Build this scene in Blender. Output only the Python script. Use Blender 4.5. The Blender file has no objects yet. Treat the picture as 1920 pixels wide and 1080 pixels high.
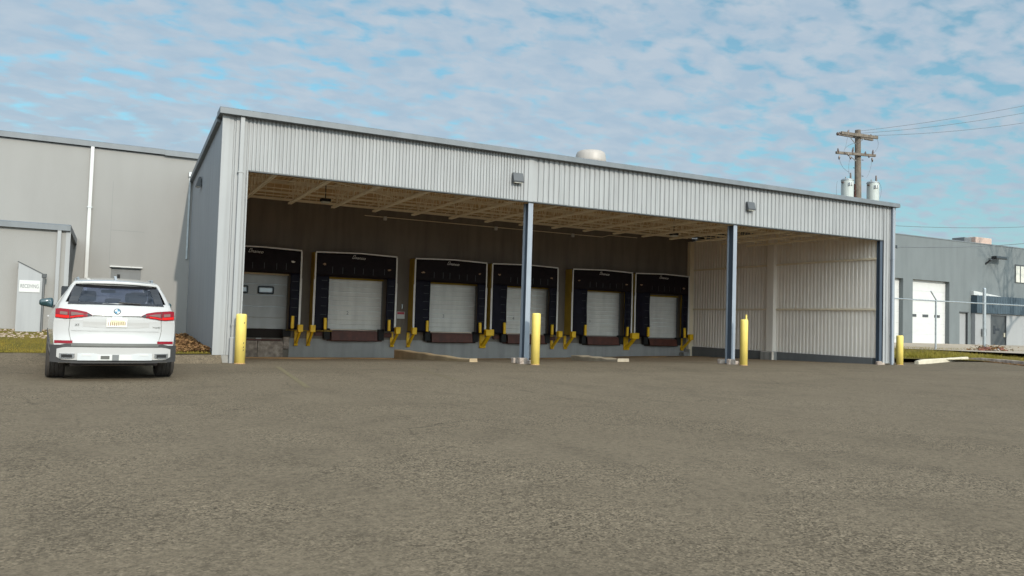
import bpy, bmesh, math, random
from mathutils import Vector, Matrix
random.seed(7)
SC = bpy.context.scene
COL = SC.collection
R = math.radians

# ------------------------------------------------------------------ camera
cam_d = bpy.data.cameras.new('camera'); cam = bpy.data.objects.new('camera', cam_d); COL.objects.link(cam)
ax = Vector((2875, -150, -1476)).normalized()
ay = Vector((-760, -40, -1476)); ay = (ay - ay.dot(ax) * ax).normalized()
az = ax.cross(ay)
M = Matrix((ax, ay, az)).to_4x4(); M.translation = (0, 0, 1.2)
cam.matrix_world = M
cam_d.sensor_width = 36; cam_d.lens = 1476 / 1920 * 36
cam_d.clip_start = .05; cam_d.clip_end = 2000
SC.camera = cam
SC.render.resolution_x, SC.render.resolution_y = 1024, 576

# ------------------------------------------------------------------ light
SUN_EL, SUN_AZ = 27.0, 2.5          # azimuth: degrees to the right of straight behind the camera's building normal
sun_dir = Vector((math.sin(R(SUN_AZ)) * math.cos(R(SUN_EL)), -math.cos(R(SUN_AZ)) * math.cos(R(SUN_EL)), math.sin(R(SUN_EL))))
sd = bpy.data.lights.new('sun', 'SUN'); sd.energy = 2.5; sd.angle = R(0.55); sd.color = (1.0, .92, .80)
so = bpy.data.objects.new('sun', sd); COL.objects.link(so)
so.rotation_euler = sun_dir.to_track_quat('Z', 'Y').to_euler(); so.location = (0, -20, 30)

w = bpy.data.worlds.new('World'); SC.world = w; w.use_nodes = True
nt = w.node_tree; nt.nodes.clear(); N = nt.nodes; L = nt.links
def nd(tree, t, **k):
    n = tree.nodes.new(t)
    for a, b in k.items(): setattr(n, a, b)
    return n
def math_n(tree, op, a=None, b=None, clamp=False):
    n = tree.nodes.new('ShaderNodeMath'); n.operation = op; n.use_clamp = clamp
    for i, v in enumerate((a, b)):
        if v is None: continue
        if isinstance(v, (int, float)): n.inputs[i].default_value = v
        else: tree.links.new(v, n.inputs[i])
    return n.outputs[0]
def ramp(tree, fac, stops):
    n = tree.nodes.new('ShaderNodeValToRGB'); e = n.color_ramp.elements
    while len(e) < len(stops): e.new(.5)
    for i, (p, c) in enumerate(stops):
        e[i].position = p; e[i].color = (c[0], c[1], c[2], 1) if not isinstance(c, (int, float)) else (c, c, c, 1)
    tree.links.new(fac, n.inputs[0]); return n.outputs[0]
def mixc(tree, fac, a, b, mode='MIX'):
    n = tree.nodes.new('ShaderNodeMix'); n.data_type = 'RGBA'; n.blend_type = mode
    for s, v in ((0, fac), (6, a), (7, b)):
        if isinstance(v, (int, float)): n.inputs[s].default_value = v
        elif isinstance(v, tuple): n.inputs[s].default_value = (v[0], v[1], v[2], 1)
        else: tree.links.new(v, n.inputs[s])
    return n.outputs[2]
sky = nd(nt, 'ShaderNodeTexSky', sky_type='NISHITA', sun_disc=False)
sky.sun_elevation = R(SUN_EL); sky.sun_rotation = math.atan2(sun_dir.x, sun_dir.y)
sky.air_density = 1.0; sky.dust_density = 1.2; sky.ozone_density = 1.0
tc = nd(nt, 'ShaderNodeTexCoord'); sep = nd(nt, 'ShaderNodeSeparateXYZ'); L.new(tc.outputs['Generated'], sep.inputs[0])
zz = math_n(nt, 'ADD', math_n(nt, 'MAXIMUM', sep.outputs[2], 0.0), 0.19)
px = math_n(nt, 'DIVIDE', sep.outputs[0], zz); py = math_n(nt, 'DIVIDE', sep.outputs[1], zz)
cmb = nd(nt, 'ShaderNodeCombineXYZ'); L.new(px, cmb.inputs[0]); L.new(py, cmb.inputs[1])
mp = nd(nt, 'ShaderNodeMapping'); mp.inputs['Rotation'].default_value = (0, 0, R(20)); mp.inputs['Scale'].default_value = (.95, 1.25, 1)
L.new(cmb.outputs[0], mp.inputs[0])
def wnoise(scale, det, rough, dist=0., off=0):
    n = nd(nt, 'ShaderNodeTexNoise'); n.inputs['Scale'].default_value = scale; n.inputs['Detail'].default_value = det
    n.inputs['Roughness'].default_value = rough; n.inputs['Distortion'].default_value = dist
    if off:
        m2 = nd(nt, 'ShaderNodeMapping'); m2.inputs['Location'].default_value = (off, off * .7, off); L.new(mp.outputs[0], m2.inputs[0]); L.new(m2.outputs[0], n.inputs[0])
    else: L.new(mp.outputs[0], n.inputs[0])
    return n.outputs[0]
puff = wnoise(12.5, 4, .48, .2)
big = wnoise(.55, 3, .5, 0, 3)
cov = math_n(nt, 'ADD', math_n(nt, 'MULTIPLY', puff, .72), math_n(nt, 'MULTIPLY', big, .38))
cov = math_n(nt, 'SUBTRACT', math_n(nt, 'ADD', cov, .012), math_n(nt, 'MULTIPLY', sep.outputs[0], .105))      # thinner towards the right
mask = ramp(nt, cov, [(.395, .22), (.465, .66), (.54, .94)])
shade = wnoise(9, 4, .55, .2, 9)
cloudc = ramp(nt, shade, [(.36, (2.38, 3.05, 3.74)), (.64, (2.92, 3.40, 3.92))])
skyc = mixc(nt, 1.0, sky.outputs[0], (.55, .95, .88), 'MULTIPLY')
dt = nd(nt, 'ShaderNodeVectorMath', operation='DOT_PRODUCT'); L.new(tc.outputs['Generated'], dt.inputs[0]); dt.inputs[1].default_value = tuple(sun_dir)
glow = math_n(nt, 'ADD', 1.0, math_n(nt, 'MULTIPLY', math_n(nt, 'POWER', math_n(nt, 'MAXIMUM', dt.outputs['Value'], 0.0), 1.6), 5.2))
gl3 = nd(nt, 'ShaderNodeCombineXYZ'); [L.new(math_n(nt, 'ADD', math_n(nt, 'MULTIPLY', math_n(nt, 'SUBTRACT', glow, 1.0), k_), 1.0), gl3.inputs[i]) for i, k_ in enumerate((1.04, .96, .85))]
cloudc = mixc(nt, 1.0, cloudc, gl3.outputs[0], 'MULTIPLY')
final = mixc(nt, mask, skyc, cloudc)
hz = math_n(nt, 'MULTIPLY', math_n(nt, 'SUBTRACT', 1.0, math_n(nt, 'MULTIPLY', math_n(nt, 'MAXIMUM', sep.outputs[2], 0.0), 4.0), True), .75)
final = mixc(nt, hz, final, (2.35, 2.95, 3.45))
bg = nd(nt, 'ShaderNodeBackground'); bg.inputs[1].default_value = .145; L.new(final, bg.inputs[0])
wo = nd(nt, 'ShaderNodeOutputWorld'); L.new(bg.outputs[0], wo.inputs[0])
SC.view_settings.view_transform = 'Standard'; SC.view_settings.look = 'None'
SC.view_settings.exposure = 0.25; SC.view_settings.gamma = 1.0

# ------------------------------------------------------------------ materials
def mat(name, col, rough=.7, metal=0., var=.12, vscale=3., streak=0., sscale=2.5, bump=0., bscale=40., col2=None, spec=.5, coat=0., fine=0.):
    m = bpy.data.materials.new(name); m.use_nodes = True; t = m.node_tree; b = t.nodes['Principled BSDF']
    b.inputs['Roughness'].default_value = rough; b.inputs['Metallic'].default_value = metal
    b.inputs['Specular IOR Level'].default_value = spec
    if coat: b.inputs['Coat Weight'].default_value = coat; b.inputs['Coat Roughness'].default_value = .04
    c = nd(t, 'ShaderNodeTexCoord').outputs['Object']
    n1 = nd(t, 'ShaderNodeTexNoise'); n1.inputs['Scale'].default_value = vscale; n1.inputs['Detail'].default_value = 5; t.links.new(c, n1.inputs[0])
    dark = tuple(x * (1 - var) for x in col) if col2 is None else col2
    out = ramp(t, n1.outputs[0], [(.35, dark), (.65, col)])
    if streak:
        mpn = nd(t, 'ShaderNodeMapping'); mpn.inputs['Scale'].default_value = (sscale, sscale, .18); t.links.new(c, mpn.inputs[0])
        n2 = nd(t, 'ShaderNodeTexNoise'); n2.inputs['Scale'].default_value = 2.2; n2.inputs['Detail'].default_value = 6; t.links.new(mpn.outputs[0], n2.inputs[0])
        s = ramp(t, n2.outputs[0], [(.42, 1.0), (.68, 1 - streak)])
        out = mixc(t, 1.0, out, s, 'MULTIPLY')
    if fine:
        n4 = nd(t, 'ShaderNodeTexNoise'); n4.inputs['Scale'].default_value = 55; n4.inputs['Detail'].default_value = 3; t.links.new(c, n4.inputs[0])
        out = mixc(t, 1.0, out, ramp(t, n4.outputs[0], [(.3, 1 - fine), (.7, 1 + fine * .3)]), 'MULTIPLY')
    t.links.new(out, b.inputs['Base Color'])
    if bump:
        n3 = nd(t, 'ShaderNodeTexNoise'); n3.inputs['Scale'].default_value = bscale; n3.inputs['Detail'].default_value = 4; t.links.new(c, n3.inputs[0])
        bp = nd(t, 'ShaderNodeBump'); bp.inputs['Strength'].default_value = bump; bp.inputs['Distance'].default_value = .02
        t.links.new(n3.outputs[0], bp.inputs['Height']); t.links.new(bp.outputs[0], b.inputs['Normal'])
    return m
MT = dict(
 panel=mat('ribbed_steel', (.325, .33, .328), .55, 0, .07, .8, .14, 3, spec=.4),
 panel_in=mat('liner_steel', (.90, .83, .74), .6, 0, .05, 1.2, .05, 3, spec=.3),
 trim=mat('grey_trim', (.155, .17, .18), .5, 0, .10, 1.5, .12, 2),
 plain=mat('plain_steel', (.33, .335, .335), .6, 0, .05, .7, .12, 2.5, spec=.3),
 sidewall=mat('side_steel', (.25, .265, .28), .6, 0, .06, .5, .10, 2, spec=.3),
 stucco=mat('painted_wall', (.290, .282, .266), .85, 0, .05, .45, .04, .8, .25, 60, spec=.2, fine=.05),
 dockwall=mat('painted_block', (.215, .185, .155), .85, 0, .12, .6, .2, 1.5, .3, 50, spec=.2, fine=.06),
 footing=mat('concrete', (.42, .41, .38), .9, 0, .22, 1.3, .30, 2, .4, 60, spec=.2, fine=.12),
 block=mat('weathered_concrete', (.50, .42, .35), .9, 0, .3, 6, .1, 2, .5, 40, col2=(.26, .21, .18), spec=.2, fine=.15),
 tanconc=mat('stained_concrete', (.46, .35, .215), .9, 0, .25, 2.2, .1, 2, .4, 50, spec=.2, fine=.15),
 paleconc=mat('pale_concrete', (.60, .54, .42), .9, 0, .15, 3, 0, 2, .4, 50, spec=.2, fine=.1),
 bluecol=mat('blue_grey_paint', (.27, .30, .34), .5, 0, .08, 2, .12, 3, spec=.4),
 bluedark=mat('dark_blue_tone', (.058, .078, .105), .7, 0, .15, 2, .12, 3, spec=.4),
 cream=mat('cream_steel', (.90, .78, .58), .7, 0, .05, 2.5, .1, 2, spec=.3),
 deck=mat('roof_deck', (.70, .49, .26), .75, 0, .14, 1.2, 0, 2, spec=.2),
 black=mat('black_vinyl', (.0075, .0065, .016), .6, 0, .4, 4, 0, 2, .6, 9, spec=.18),
 vinyl2=mat('worn_vinyl', (.012, .007, .009), .65, 0, .4, 5, 0, 2, .5, 9, spec=.18),
 band=mat('white_band', (.80, .77, .73), .6, 0, .12, 6, .1, 3),
 ochre=mat('ochre_foam_side', (.50, .33, .04), .7, 0, .25, 2, .2, 2),
 yellow=mat('safety_yellow', (.92, .55, .008), .5, 0, .14, 7, .08, 5),
 bollard=mat('bollard_yellow', (.86, .665, .165), .55, 0, .10, 4, .14, 5, fine=.06),
 doorw=mat('white_door_steel', (.72, .70, .65), .55, 0, .07, 3, .14, 1.5),
 doorg=mat('grey_door_steel', (.44, .46, .47), .5, 0, .06, 3, .1, 1.5),
 rust=mat('rust_red_steel', (.105, .028, .016), .6, 0, .35, 5, .2, 3),
 darkrub=mat('black_rubber', (.012, .012, .012), .8, 0, .3, 6, 0, 2, .4, 30),
 darkgap=mat('dark_recess', (.025, .018, .015), .9),
 white=mat('white_paint', (.55, .55, .53), .5, 0, .05, 4),
 red=mat('sign_red', (.5, .05, .08), .5),
 ink=mat('sign_ink', (.16, .17, .17), .6),
 grey=mat('mid_grey_paint', (.17, .175, .175), .6, 0, .1, 3, .1, 2),
 darkgrey=mat('dark_grey_paint', (.055, .06, .062), .5, 0, .15, 3),
 galv=mat('galvanised_steel', (.42, .45, .46), .4, .6, .2, 6),
 bronze=mat('dark_bronze', (.07, .075, .08), .5),
 lens=mat('lens', (.6, .58, .5), .3),
 wood=mat('weathered_wood', (.19, .155, .12), .85, 0, .3, 5, .35, 9, .5, 20),
 tank=mat('transformer_paint', (.44, .47, .44), .4, 0, .05, 4, .1, 4),
 alum=mat('spun_aluminium', (.42, .38, .34), .55, .1, .08, 3, .1, 4),
 porcelain=mat('porcelain', (.10, .07, .06), .3),
 wire=mat('wire', (.12, .13, .14), .6),
 rwall=mat('blue_grey_stucco', (.160, .178, .180), .85, 0, .08, .5, .08, 1, .25, 40, spec=.2, fine=.05),
 rwall2=mat('pale_stucco', (.29, .295, .295), .85, 0, .06, .5, .06, 1, .2, 40, spec=.2),
 torn=mat('torn_foam', (.42, .27, .16), .9, 0, .4, 20),
 dullconc=mat('dull_concrete', (.42, .36, .27), .9, 0, .2, 3, 0, 2, .4, 50, spec=.2, fine=.12),
 baselit=mat('bounce_lit_tone', (.36, .355, .345), .85, 0, .12, 1.2, .15, 1.5, .3, 40, spec=.2, fine=.08),
 bluemetal=mat('blue_ribbed_metal', (.042, .066, .084), .5, 0, .1, 2),
 peach=mat('tan_unit', (.50, .36, .29), .6, 0, .1, 2),
 paint=mat('car_white', (.43, .42, .405), .25, 0, .02, 2, coat=1.),
 silver=mat('car_silver', (.58, .59, .59), .3, .3, .02, 2),
 clad=mat('car_cladding', (.035, .033, .032), .6, 0, .1, 6),
 strip=mat('car_strip', (.09, .09, .08), .5),
 tyre=mat('tyre_rubber', (.05, .042, .036), .85, 0, .25, 9, 0, 2, .3, 40),
 rim=mat('rim_metal', (.35, .35, .36), .3, .8, .1, 4),
 taillight=mat('red_lens', (.20, .004, .012), .25, 0, .12, 8, spec=.25),
 taillight2=mat('bright_red_lens', (.60, .012, .008), .25, 0, .1, 8, spec=.25),
 smoke=mat('smoked_lens', (.17, .10, .09), .25, 0, .15, 8, spec=.25),
 gloss=mat('gloss_black', (.010, .010, .012), .08, 0, .1, 2, coat=.5),
 mirror=mat('mirror_shell', (.012, .040, .045), .15, 0, .2, 5, coat=1.),
 seat=mat('seat_leather', (.02, .02, .05), .6),
 chrome=mat('chrome', (.55, .56, .57), .18, .9, .05, 3),
 bluem=mat('emblem_blue', (.02, .16, .28), .3),
 plate=mat('plate_white', (.74, .72, .64), .4, 0, .06, 30),
 plateyel=mat('plate_yellow', (.66, .60, .40), .4, 0, .2, 60),
 grass_root=mat('turf', (.17, .125, .028), .95, 0, .3, 1.8, 0, 2, .8, 60, col2=(.12, .10, .025), spec=.1, fine=.3),
 blade=mat('grass_blade', (.25, .185, .035), .9, 0, .5, 1.3, col2=(.15, .13, .025), spec=.1),
 blade2=mat('green_blade', (.17, .15, .025), .9, 0, .5, 1.3, col2=(.24, .20, .04), spec=.1),
 leaf=mat('dead_leaf', (.27, .16, .07), .9, 0, .5, 9, col2=(.11, .055, .028), spec=.1),
 stone=mat('gravel_stone', (.50, .40, .30), .9, 0, .4, 9, col2=(.20, .14, .12), spec=.2),
 soil=mat('soil', (.12, .075, .035), .95, 0, .4, 5, 0, 2, .7, 40, spec=.1, fine=.3),
 road=mat('old_concrete_road', (.40, .335, .26), .9, 0, .14, .6, 0, 2, .3, 30, spec=.2, fine=.08),
 bark=mat('bark', (.10, .075, .07), .9, 0, .3, 8),
 brick=mat('broken_brick', (.26, .10, .07), .9, 0, .4, 12, col2=(.10, .03, .03)),
 line=mat('faded_yellow_line', (.205, .168, .095), .9, 0, .4, 14, col2=(.155, .128, .085), spec=.1, fine=.3),
 dirt=mat('orange_dirt', (.44, .27, .12), .95, 0, .35, 2.2, 0, 2, .5, 30, col2=(.30, .21, .12), spec=.1, fine=.2),
)
# clear glass for the car, tinted
def glassmat(name, tint, op):
    m = bpy.data.materials.new(name); m.use_nodes = True; t = m.node_tree; t.nodes.clear()
    tr = nd(t, 'ShaderNodeBsdfTransparent'); tr.inputs[0].default_value = (*tint, 1)
    gl = nd(t, 'ShaderNodeBsdfGlossy'); gl.inputs['Roughness'].default_value = .02; gl.inputs[0].default_value = (.8, .85, .95, 1)
    fr = nd(t, 'ShaderNodeFresnel'); fr.inputs[0].default_value = 1.5
    f = math_n(t, 'ADD', fr.outputs[0], op, True)
    mx = nd(t, 'ShaderNodeMixShader'); t.links.new(f, mx.inputs[0]); t.links.new(tr.outputs[0], mx.inputs[1]); t.links.new(gl.outputs[0], mx.inputs[2])
    o = nd(t, 'ShaderNodeOutputMaterial'); t.links.new(mx.outputs[0], o.inputs[0]); return m
MT['glass'] = glassmat('tinted_glass', (.42, .46, .60), .03)
MT['pane'] = mat('window_pane', (.30, .36, .42), .06, 0, .1, 2, coat=1., spec=1.)

# asphalt
def asphalt():
    m = bpy.data.materials.new('asphalt'); m.use_nodes = True; t = m.node_tree; b = t.nodes['Principled BSDF']
    b.inputs['Roughness'].default_value = .92; b.inputs['Specular IOR Level'].default_value = .15
    c = nd(t, 'ShaderNodeTexCoord').outputs['Object']
    def no(s, d=4, r=.55, dist=0):
        n = nd(t, 'ShaderNodeTexNoise'); n.inputs['Scale'].default_value = s; n.inputs['Detail'].default_value = d
        n.inputs['Roughness'].default_value = r; n.inputs['Distortion'].default_value = dist; t.links.new(c, n.inputs[0]); return n.outputs[0]
    base = ramp(t, no(.18, 5, .6), [(.30, (.154, .121, .082)), (.70, (.174, .138, .095))])
    base = mixc(t, 1., base, ramp(t, no(1.1, 6, .65, .6), [(.32, .86), (.5, 1.0), (.72, 1.06)]), 'MULTIPLY')
    # aggregate
    v = nd(t, 'ShaderNodeTexVoronoi'); v.inputs['Scale'].default_value = 78; t.links.new(c, v.inputs[0])
    wear = ramp(t, no(.55, 5, .65, .4), [(.40, .25), (.62, 1.0)])            # where the stones show
    vs = nd(t, 'ShaderNodeSeparateXYZ'); t.links.new(v.outputs['Color'], vs.inputs[0])
    stones = ramp(t, vs.outputs[0], [(.0, .28), (.3, .78), (.7, 1.08), (1., 1.75)])
    base = mixc(t, wear, base, mixc(t, 1., base, stones, 'MULTIPLY'))
    grit = ramp(t, no(14, 6, .8), [(.34, .62), (.5, 1.0), (.68, 1.22)])
    base = mixc(t, .85, base, mixc(t, 1., base, grit, 'MULTIPLY'))
    # hairline cracks, sparse
    v2 = nd(t, 'ShaderNodeTexVoronoi'); v2.feature = 'DISTANCE_TO_EDGE'; v2.inputs['Scale'].default_value = .33
    wv = nd(t, 'ShaderNodeMix'); wv.data_type = 'VECTOR'; wv.inputs[0].default_value = .12
    nn = nd(t, 'ShaderNodeTexNoise'); nn.inputs['Scale'].default_value = 1.6; nn.inputs['Detail'].default_value = 6; t.links.new(c, nn.inputs[0])
    t.links.new(c, wv.inputs[4]); t.links.new(nn.outputs['Color'], wv.inputs[5]); t.links.new(wv.outputs[1], v2.inputs[0])
    cr = ramp(t, v2.outputs['Distance'], [(.0, .55), (.006, 1.)])
    gate = ramp(t, no(.4, 2), [(.53, 0.), (.61, .7)])
    base = mixc(t, gate, base, mixc(t, 1., base, cr, 'MULTIPLY'))
    # smoother, slightly darker apron laid in front of the docks, with a wandering joint
    sp = nd(t, 'ShaderNodeSeparateXYZ'); t.links.new(c, sp.inputs[0])
    yy_ = math_n(t, 'ADD', sp.outputs[1], math_n(t, 'MULTIPLY', no(.5, 3), .9))
    ap = ramp(t, math_n(t, 'MULTIPLY', math_n(t, 'SUBTRACT', yy_, 16.9), 2.2, True), [(.0, 1.0), (.08, .80), (.16, .93), (1., .90)])
    base = mixc(t, 1., base, ap, 'MULTIPLY')
    # faint oil and tyre darkening, drawn out towards the docks
    mo = nd(t, 'ShaderNodeMapping'); mo.inputs['Scale'].default_value = (.9, .16, 1); t.links.new(c, mo.inputs[0])
    oi = nd(t, 'ShaderNodeTexNoise'); oi.inputs['Scale'].default_value = 1.3; oi.inputs['Detail'].default_value = 5; t.links.new(mo.outputs[0], oi.inputs[0])
    base = mixc(t, 1., base, ramp(t, oi.outputs[0], [(.30, .92), (.45, 1.0), (.8, 1.02)]), 'MULTIPLY')
    v3 = nd(t, 'ShaderNodeTexVoronoi'); v3.inputs['Scale'].default_value = .9; t.links.new(c, v3.inputs[0])
    base = mixc(t, 1., base, ramp(t, v3.outputs['Distance'], [(.02, .62), (.06, 1.0)]), 'MULTIPLY')
    t.links.new(base, b.inputs['Base Color'])
    h = math_n(t, 'ADD', math_n(t, 'MULTIPLY', vs.outputs[1], .5), no(40, 4, .7))
    bp = nd(t, 'ShaderNodeBump'); bp.inputs['Strength'].default_value = .8; bp.inputs['Distance'].default_value = .010
    t.links.new(h, bp.inputs['Height']); t.links.new(bp.outputs[0], b.inputs['Normal'])
    return m
MT['asphalt'] = asphalt()

# ------------------------------------------------------------------ helpers
def thing(name, label, cat, loc=(0, 0, 0), rz=0., group=None):
    o = bpy.data.objects.new(name, None); COL.objects.link(o); o.empty_display_size = .3
    o.location = loc; o.rotation_euler = (0, 0, rz); o['label'] = label; o['category'] = cat
    if group: o['group'] = group
    return o
def wm(o): return Matrix.Translation(o.location) @ o.rotation_euler.to_matrix().to_4x4()
def obj(name, bm, m, parent=None, smooth=False, local=False, label=None, cat=None, group=None, kind=None, origin=None, recalc=True, chain=None):
    """link bm as one mesh. Coordinates are world unless local; they are moved into the parent's frame."""
    if recalc: bmesh.ops.recalc_face_normals(bm, faces=bm.faces)
    me = bpy.data.meshes.new(name); o = bpy.data.objects.new(name, me); COL.objects.link(o)
    if not local:
        if parent is not None:
            root = parent; T = Matrix.Identity(4)
            while root is not None: T = wm(root) @ T; root = root.parent
            bm.transform(T.inverted())
        elif origin is not None:
            bm.transform(Matrix.Translation(-Vector(origin))); o.location = origin
    for f in bm.faces: f.smooth = smooth
    bm.to_mesh(me); bm.free()
    if m is not None:
        for mm in (m if isinstance(m, (list, tuple)) else [m]): me.materials.append(MT[mm] if isinstance(mm, str) else mm)
    if parent is not None: o.parent = parent
    if label: o['label'] = label
    if cat: o['category'] = cat
    if group: o['group'] = group
    if kind: o['kind'] = kind
    return o
def nb(): return bmesh.new()
def box(bm, x0, x1, y0, y1, z0, z1, bev=0.):
    if x0 > x1: x0, x1 = x1, x0
    if y0 > y1: y0, y1 = y1, y0
    if z0 > z1: z0, z1 = z1, z0
    v = [bm.verts.new((x, y, z)) for z in (z0, z1) for x, y in ((x0, y0), (x1, y0), (x1, y1), (x0, y1))]
    fs = [bm.faces.new([v[i] for i in q]) for q in ((3, 2, 1, 0), (4, 5, 6, 7), (0, 1, 5, 4), (1, 2, 6, 5), (2, 3, 7, 6), (3, 0, 4, 7))]
    if bev:
        es = list({e for f in fs for e in f.edges}); bmesh.ops.bevel(bm, geom=es, offset=bev, segments=2, affect='EDGES', profile=.5)
    return bm
def prism(bm, pts, axis, a0, a1):
    """pts polygon in the plane normal to axis, extruded a0..a1. x:(y,z) y:(x,z) z:(x,y)"""
    def P(p, a): return {'x': (a, p[0], p[1]), 'y': (p[0], a, p[1]), 'z': (p[0], p[1], a)}[axis]
    A = [bm.verts.new(P(p, a0)) for p in pts]; B = [bm.verts.new(P(p, a1)) for p in pts]
    bm.faces.new(A); bm.faces.new(B[::-1]); n = len(pts)
    for i in range(n): bm.faces.new((A[i], B[i], B[(i + 1) % n], A[(i + 1) % n]))
    return bm
def tube(bm, pts, r, seg=8, cap=True):
    pts = [Vector(p) for p in pts]; rs = r if isinstance(r, (list, tuple)) else [r] * len(pts); rings = []
    for i, p in enumerate(pts):
        d = (pts[min(i + 1, len(pts) - 1)] - pts[max(i - 1, 0)]).normalized()
        u = d.cross(Vector((0, 0, 1)) if abs(d.z) < .9 else Vector((1, 0, 0))).normalized(); v = d.cross(u)
        rings.append([bm.verts.new(p + (u * math.cos(a) + v * math.sin(a)) * rs[i]) for a in [2 * math.pi * k / seg for k in range(seg)]])
    for a, b in zip(rings, rings[1:]):
        for k in range(seg): bm.faces.new((a[k], a[(k + 1) % seg], b[(k + 1) % seg], b[k]))
    if cap: bm.faces.new(rings[0][::-1]); bm.faces.new(rings[-1])
    return bm
def lathe(bm, c, prof, seg=24):
    rings = []
    for r, z in prof:
        rings.append([bm.verts.new((c[0] + r * math.cos(a), c[1] + r * math.sin(a), c[2] + z)) for a in [2 * math.pi * k / seg for k in range(seg)]])
    for a, b in zip(rings, rings[1:]):
        for k in range(seg): bm.faces.new((a[k], a[(k + 1) % seg], b[(k + 1) % seg], b[k]))
    bm.faces.new(rings[0][::-1]); bm.faces.new(rings[-1]); return bm
def ribs(bm, a0, a1, z0, z1, c, pitch, depth, axis, sign, flat=.62, thick=.012, ztop=None):
    """ribbed sheet along x (axis 'x', plane y=c) or along y (plane x=c); crests towards sign"""
    pr = []; a = a0
    while a < a1 - 1e-6:
        for s, d in ((0, 1), (flat, 1), (flat + .10, 0), (.90, 0), (1.0, 1)):
            if s == 1.0: continue
            q = a + s * pitch
            if q <= a1: pr.append((q, d))
        a += pitch
    pr.append((a1, pr[-1][1]))
    def P(q, d, z, off):
        o = c + sign * (d * depth + off)
        return (q, o, z) if axis == 'x' else (o, q, z)
    F = [(bm.verts.new(P(q, d, z0, 0)), bm.verts.new(P(q, d, z1 if ztop is None else ztop(q), 0))) for q, d in pr]
    B = [(bm.verts.new(P(q, d, z0, -thick)), bm.verts.new(P(q, d, z1 if ztop is None else ztop(q), -thick))) for q, d in pr]
    for S in (F, B):
        for p, q in zip(S, S[1:]): bm.faces.new((p[0], q[0], q[1], p[1]))
    for k in (0, 1):
        for i in range(len(F) - 1): bm.faces.new((F[i][k], B[i][k], B[i + 1][k], F[i + 1][k]))
    for i in (0, -1): bm.faces.new((F[i][0], F[i][1], B[i][1], B[i][0]))
    return bm
def text_bm(s, size, depth=.003, shear=0.):
    cu = bpy.data.curves.new('lettering', 'FONT'); cu.body = s; cu.size = size; cu.extrude = depth; cu.shear = shear; cu.align_x = 'CENTER'; cu.align_y = 'CENTER'
    to = bpy.data.objects.new('lettering', cu); COL.objects.link(to)
    bpy.context.view_layer.update(); dg = bpy.context.evaluated_depsgraph_get()
    me = bpy.data.meshes.new_from_object(to.evaluated_get(dg)); bm = bmesh.new(); bm.from_mesh(me)
    bpy.data.objects.remove(to); bpy.data.meshes.remove(me); return bm
FRONT = Matrix.Rotation(R(90), 4, 'X')      # text facing -y
def dup(o, loc, label=None, rz=None):
    def cp(s, par):
        c = s.copy(); COL.objects.link(c)
        if par is not None: c.parent = par
        for ch in [x for x in SC.objects if x.parent == s and x is not c]: cp(ch, c)
        return c
    r = cp(o, None); r.location = loc
    if rz is not None: r.rotation_euler = (0, 0, rz)
    if label: r['label'] = label
    return r
def sm(a, b, x):
    t = max(0., min(1., (x - a) / (b - a))); return t * t * (3 - 2 * t)

# ------------------------------------------------------------------ ground
def gz(x, y):
    z = 0.
    if 2.5 < x < 26.05 and y > 20.5:
        z = -(.0415 - .0175 * sm(14, 26, x)) * (min(y, 31.3) - 20.5)
    if x < 2.5:
        z += .20 * sm(19.75, 20.05, y) if x > .9 else .20 * sm(18.2, 20.3, y)
    if x > 28.5: z += .10 * sm(28.5, 33, x) * sm(17.5, 20.5, y)
    return z
def uniq(a): return sorted(set(round(v, 4) for v in a))
xs = uniq([-400, -200, -100, -60, -40, -25, -15, -10, -6] + [-4 + .5 * i for i in range(13)] + [.85, .9, .95, 2.3, 2.48, 2.52] + [3 + i for i in range(23)] + [26.03, 26.07, 26.5] + [27 + .5 * i for i in range(20)] + [40, 50, 70, 100, 150, 300, 500])
ys = uniq([-300, -150, -60, -20, -8, -2, 0] + [2 * i for i in range(1, 9)] + [17 + .25 * i for i in range(17)] + [21.5 + .5 * i for i in range(20)] + [31.3, 34, 40, 60, 100, 200, 500])
bm = nb(); G = [[bm.verts.new((x, y, gz(x, y))) for x in xs] for y in ys]
for j in range(len(ys) - 1):
    for i in range(len(xs) - 1): bm.faces.new((G[j][i], G[j][i + 1], G[j + 1][i + 1], G[j + 1][i]))
obj('asphalt_lot', bm, 'asphalt', kind='structure')

def sheet(name, mname, poly_rows, **k):
    """rows of points (each the same length) skinned into a sheet"""
    bm = nb(); V = [[bm.verts.new(p) for p in row] for row in poly_rows]
    for a, b in zip(V, V[1:]):
        for i in range(len(a) - 1): bm.faces.new((a[i], a[i + 1], b[i + 1], b[i]))
    return obj(name, bm, mname, smooth=True, **k)
# faded line and dirt at the dock wall
def strip_on_ground(name, mname, p0, p1, wdt, n=20, lift=.004, **k):
    p0 = Vector(p0); p1 = Vector(p1); d = (p1 - p0).normalized(); s = Vector((-d.y, d.x)) * wdt / 2; rows = []
    for i in range(n + 1):
        c = p0.lerp(p1, i / n); rows.append([(q.x, q.y, gz(q.x, q.y) + lift) for q in (c - s, c + s)])
    return sheet(name, mname, rows, **k)
strip_on_ground('parking_line', 'line', (3.55, 18.6), (3.03, 13.2), .10, kind='structure')
strip_on_ground('parking_line', 'line', (6.85, 18.9), (6.25, 14.4), .05, kind='structure')
rows = []
for i in range(60):
    x = 2.6 + i * (25.95 - 2.6) / 59; e = .55 + .35 * math.sin(i * .9) + .25 * math.sin(i * 2.3) + (3.6 if x < 9.6 else .8) * (1 - .25 * math.sin(i * .6))
    rows.append([(x, y, gz(x, y) + .005) for y in (30.94 - max(.15, e), 30.94 - max(.15, e) / 2, 30.94)])
sheet('dirt_strip', 'dirt', rows, kind='structure')

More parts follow.
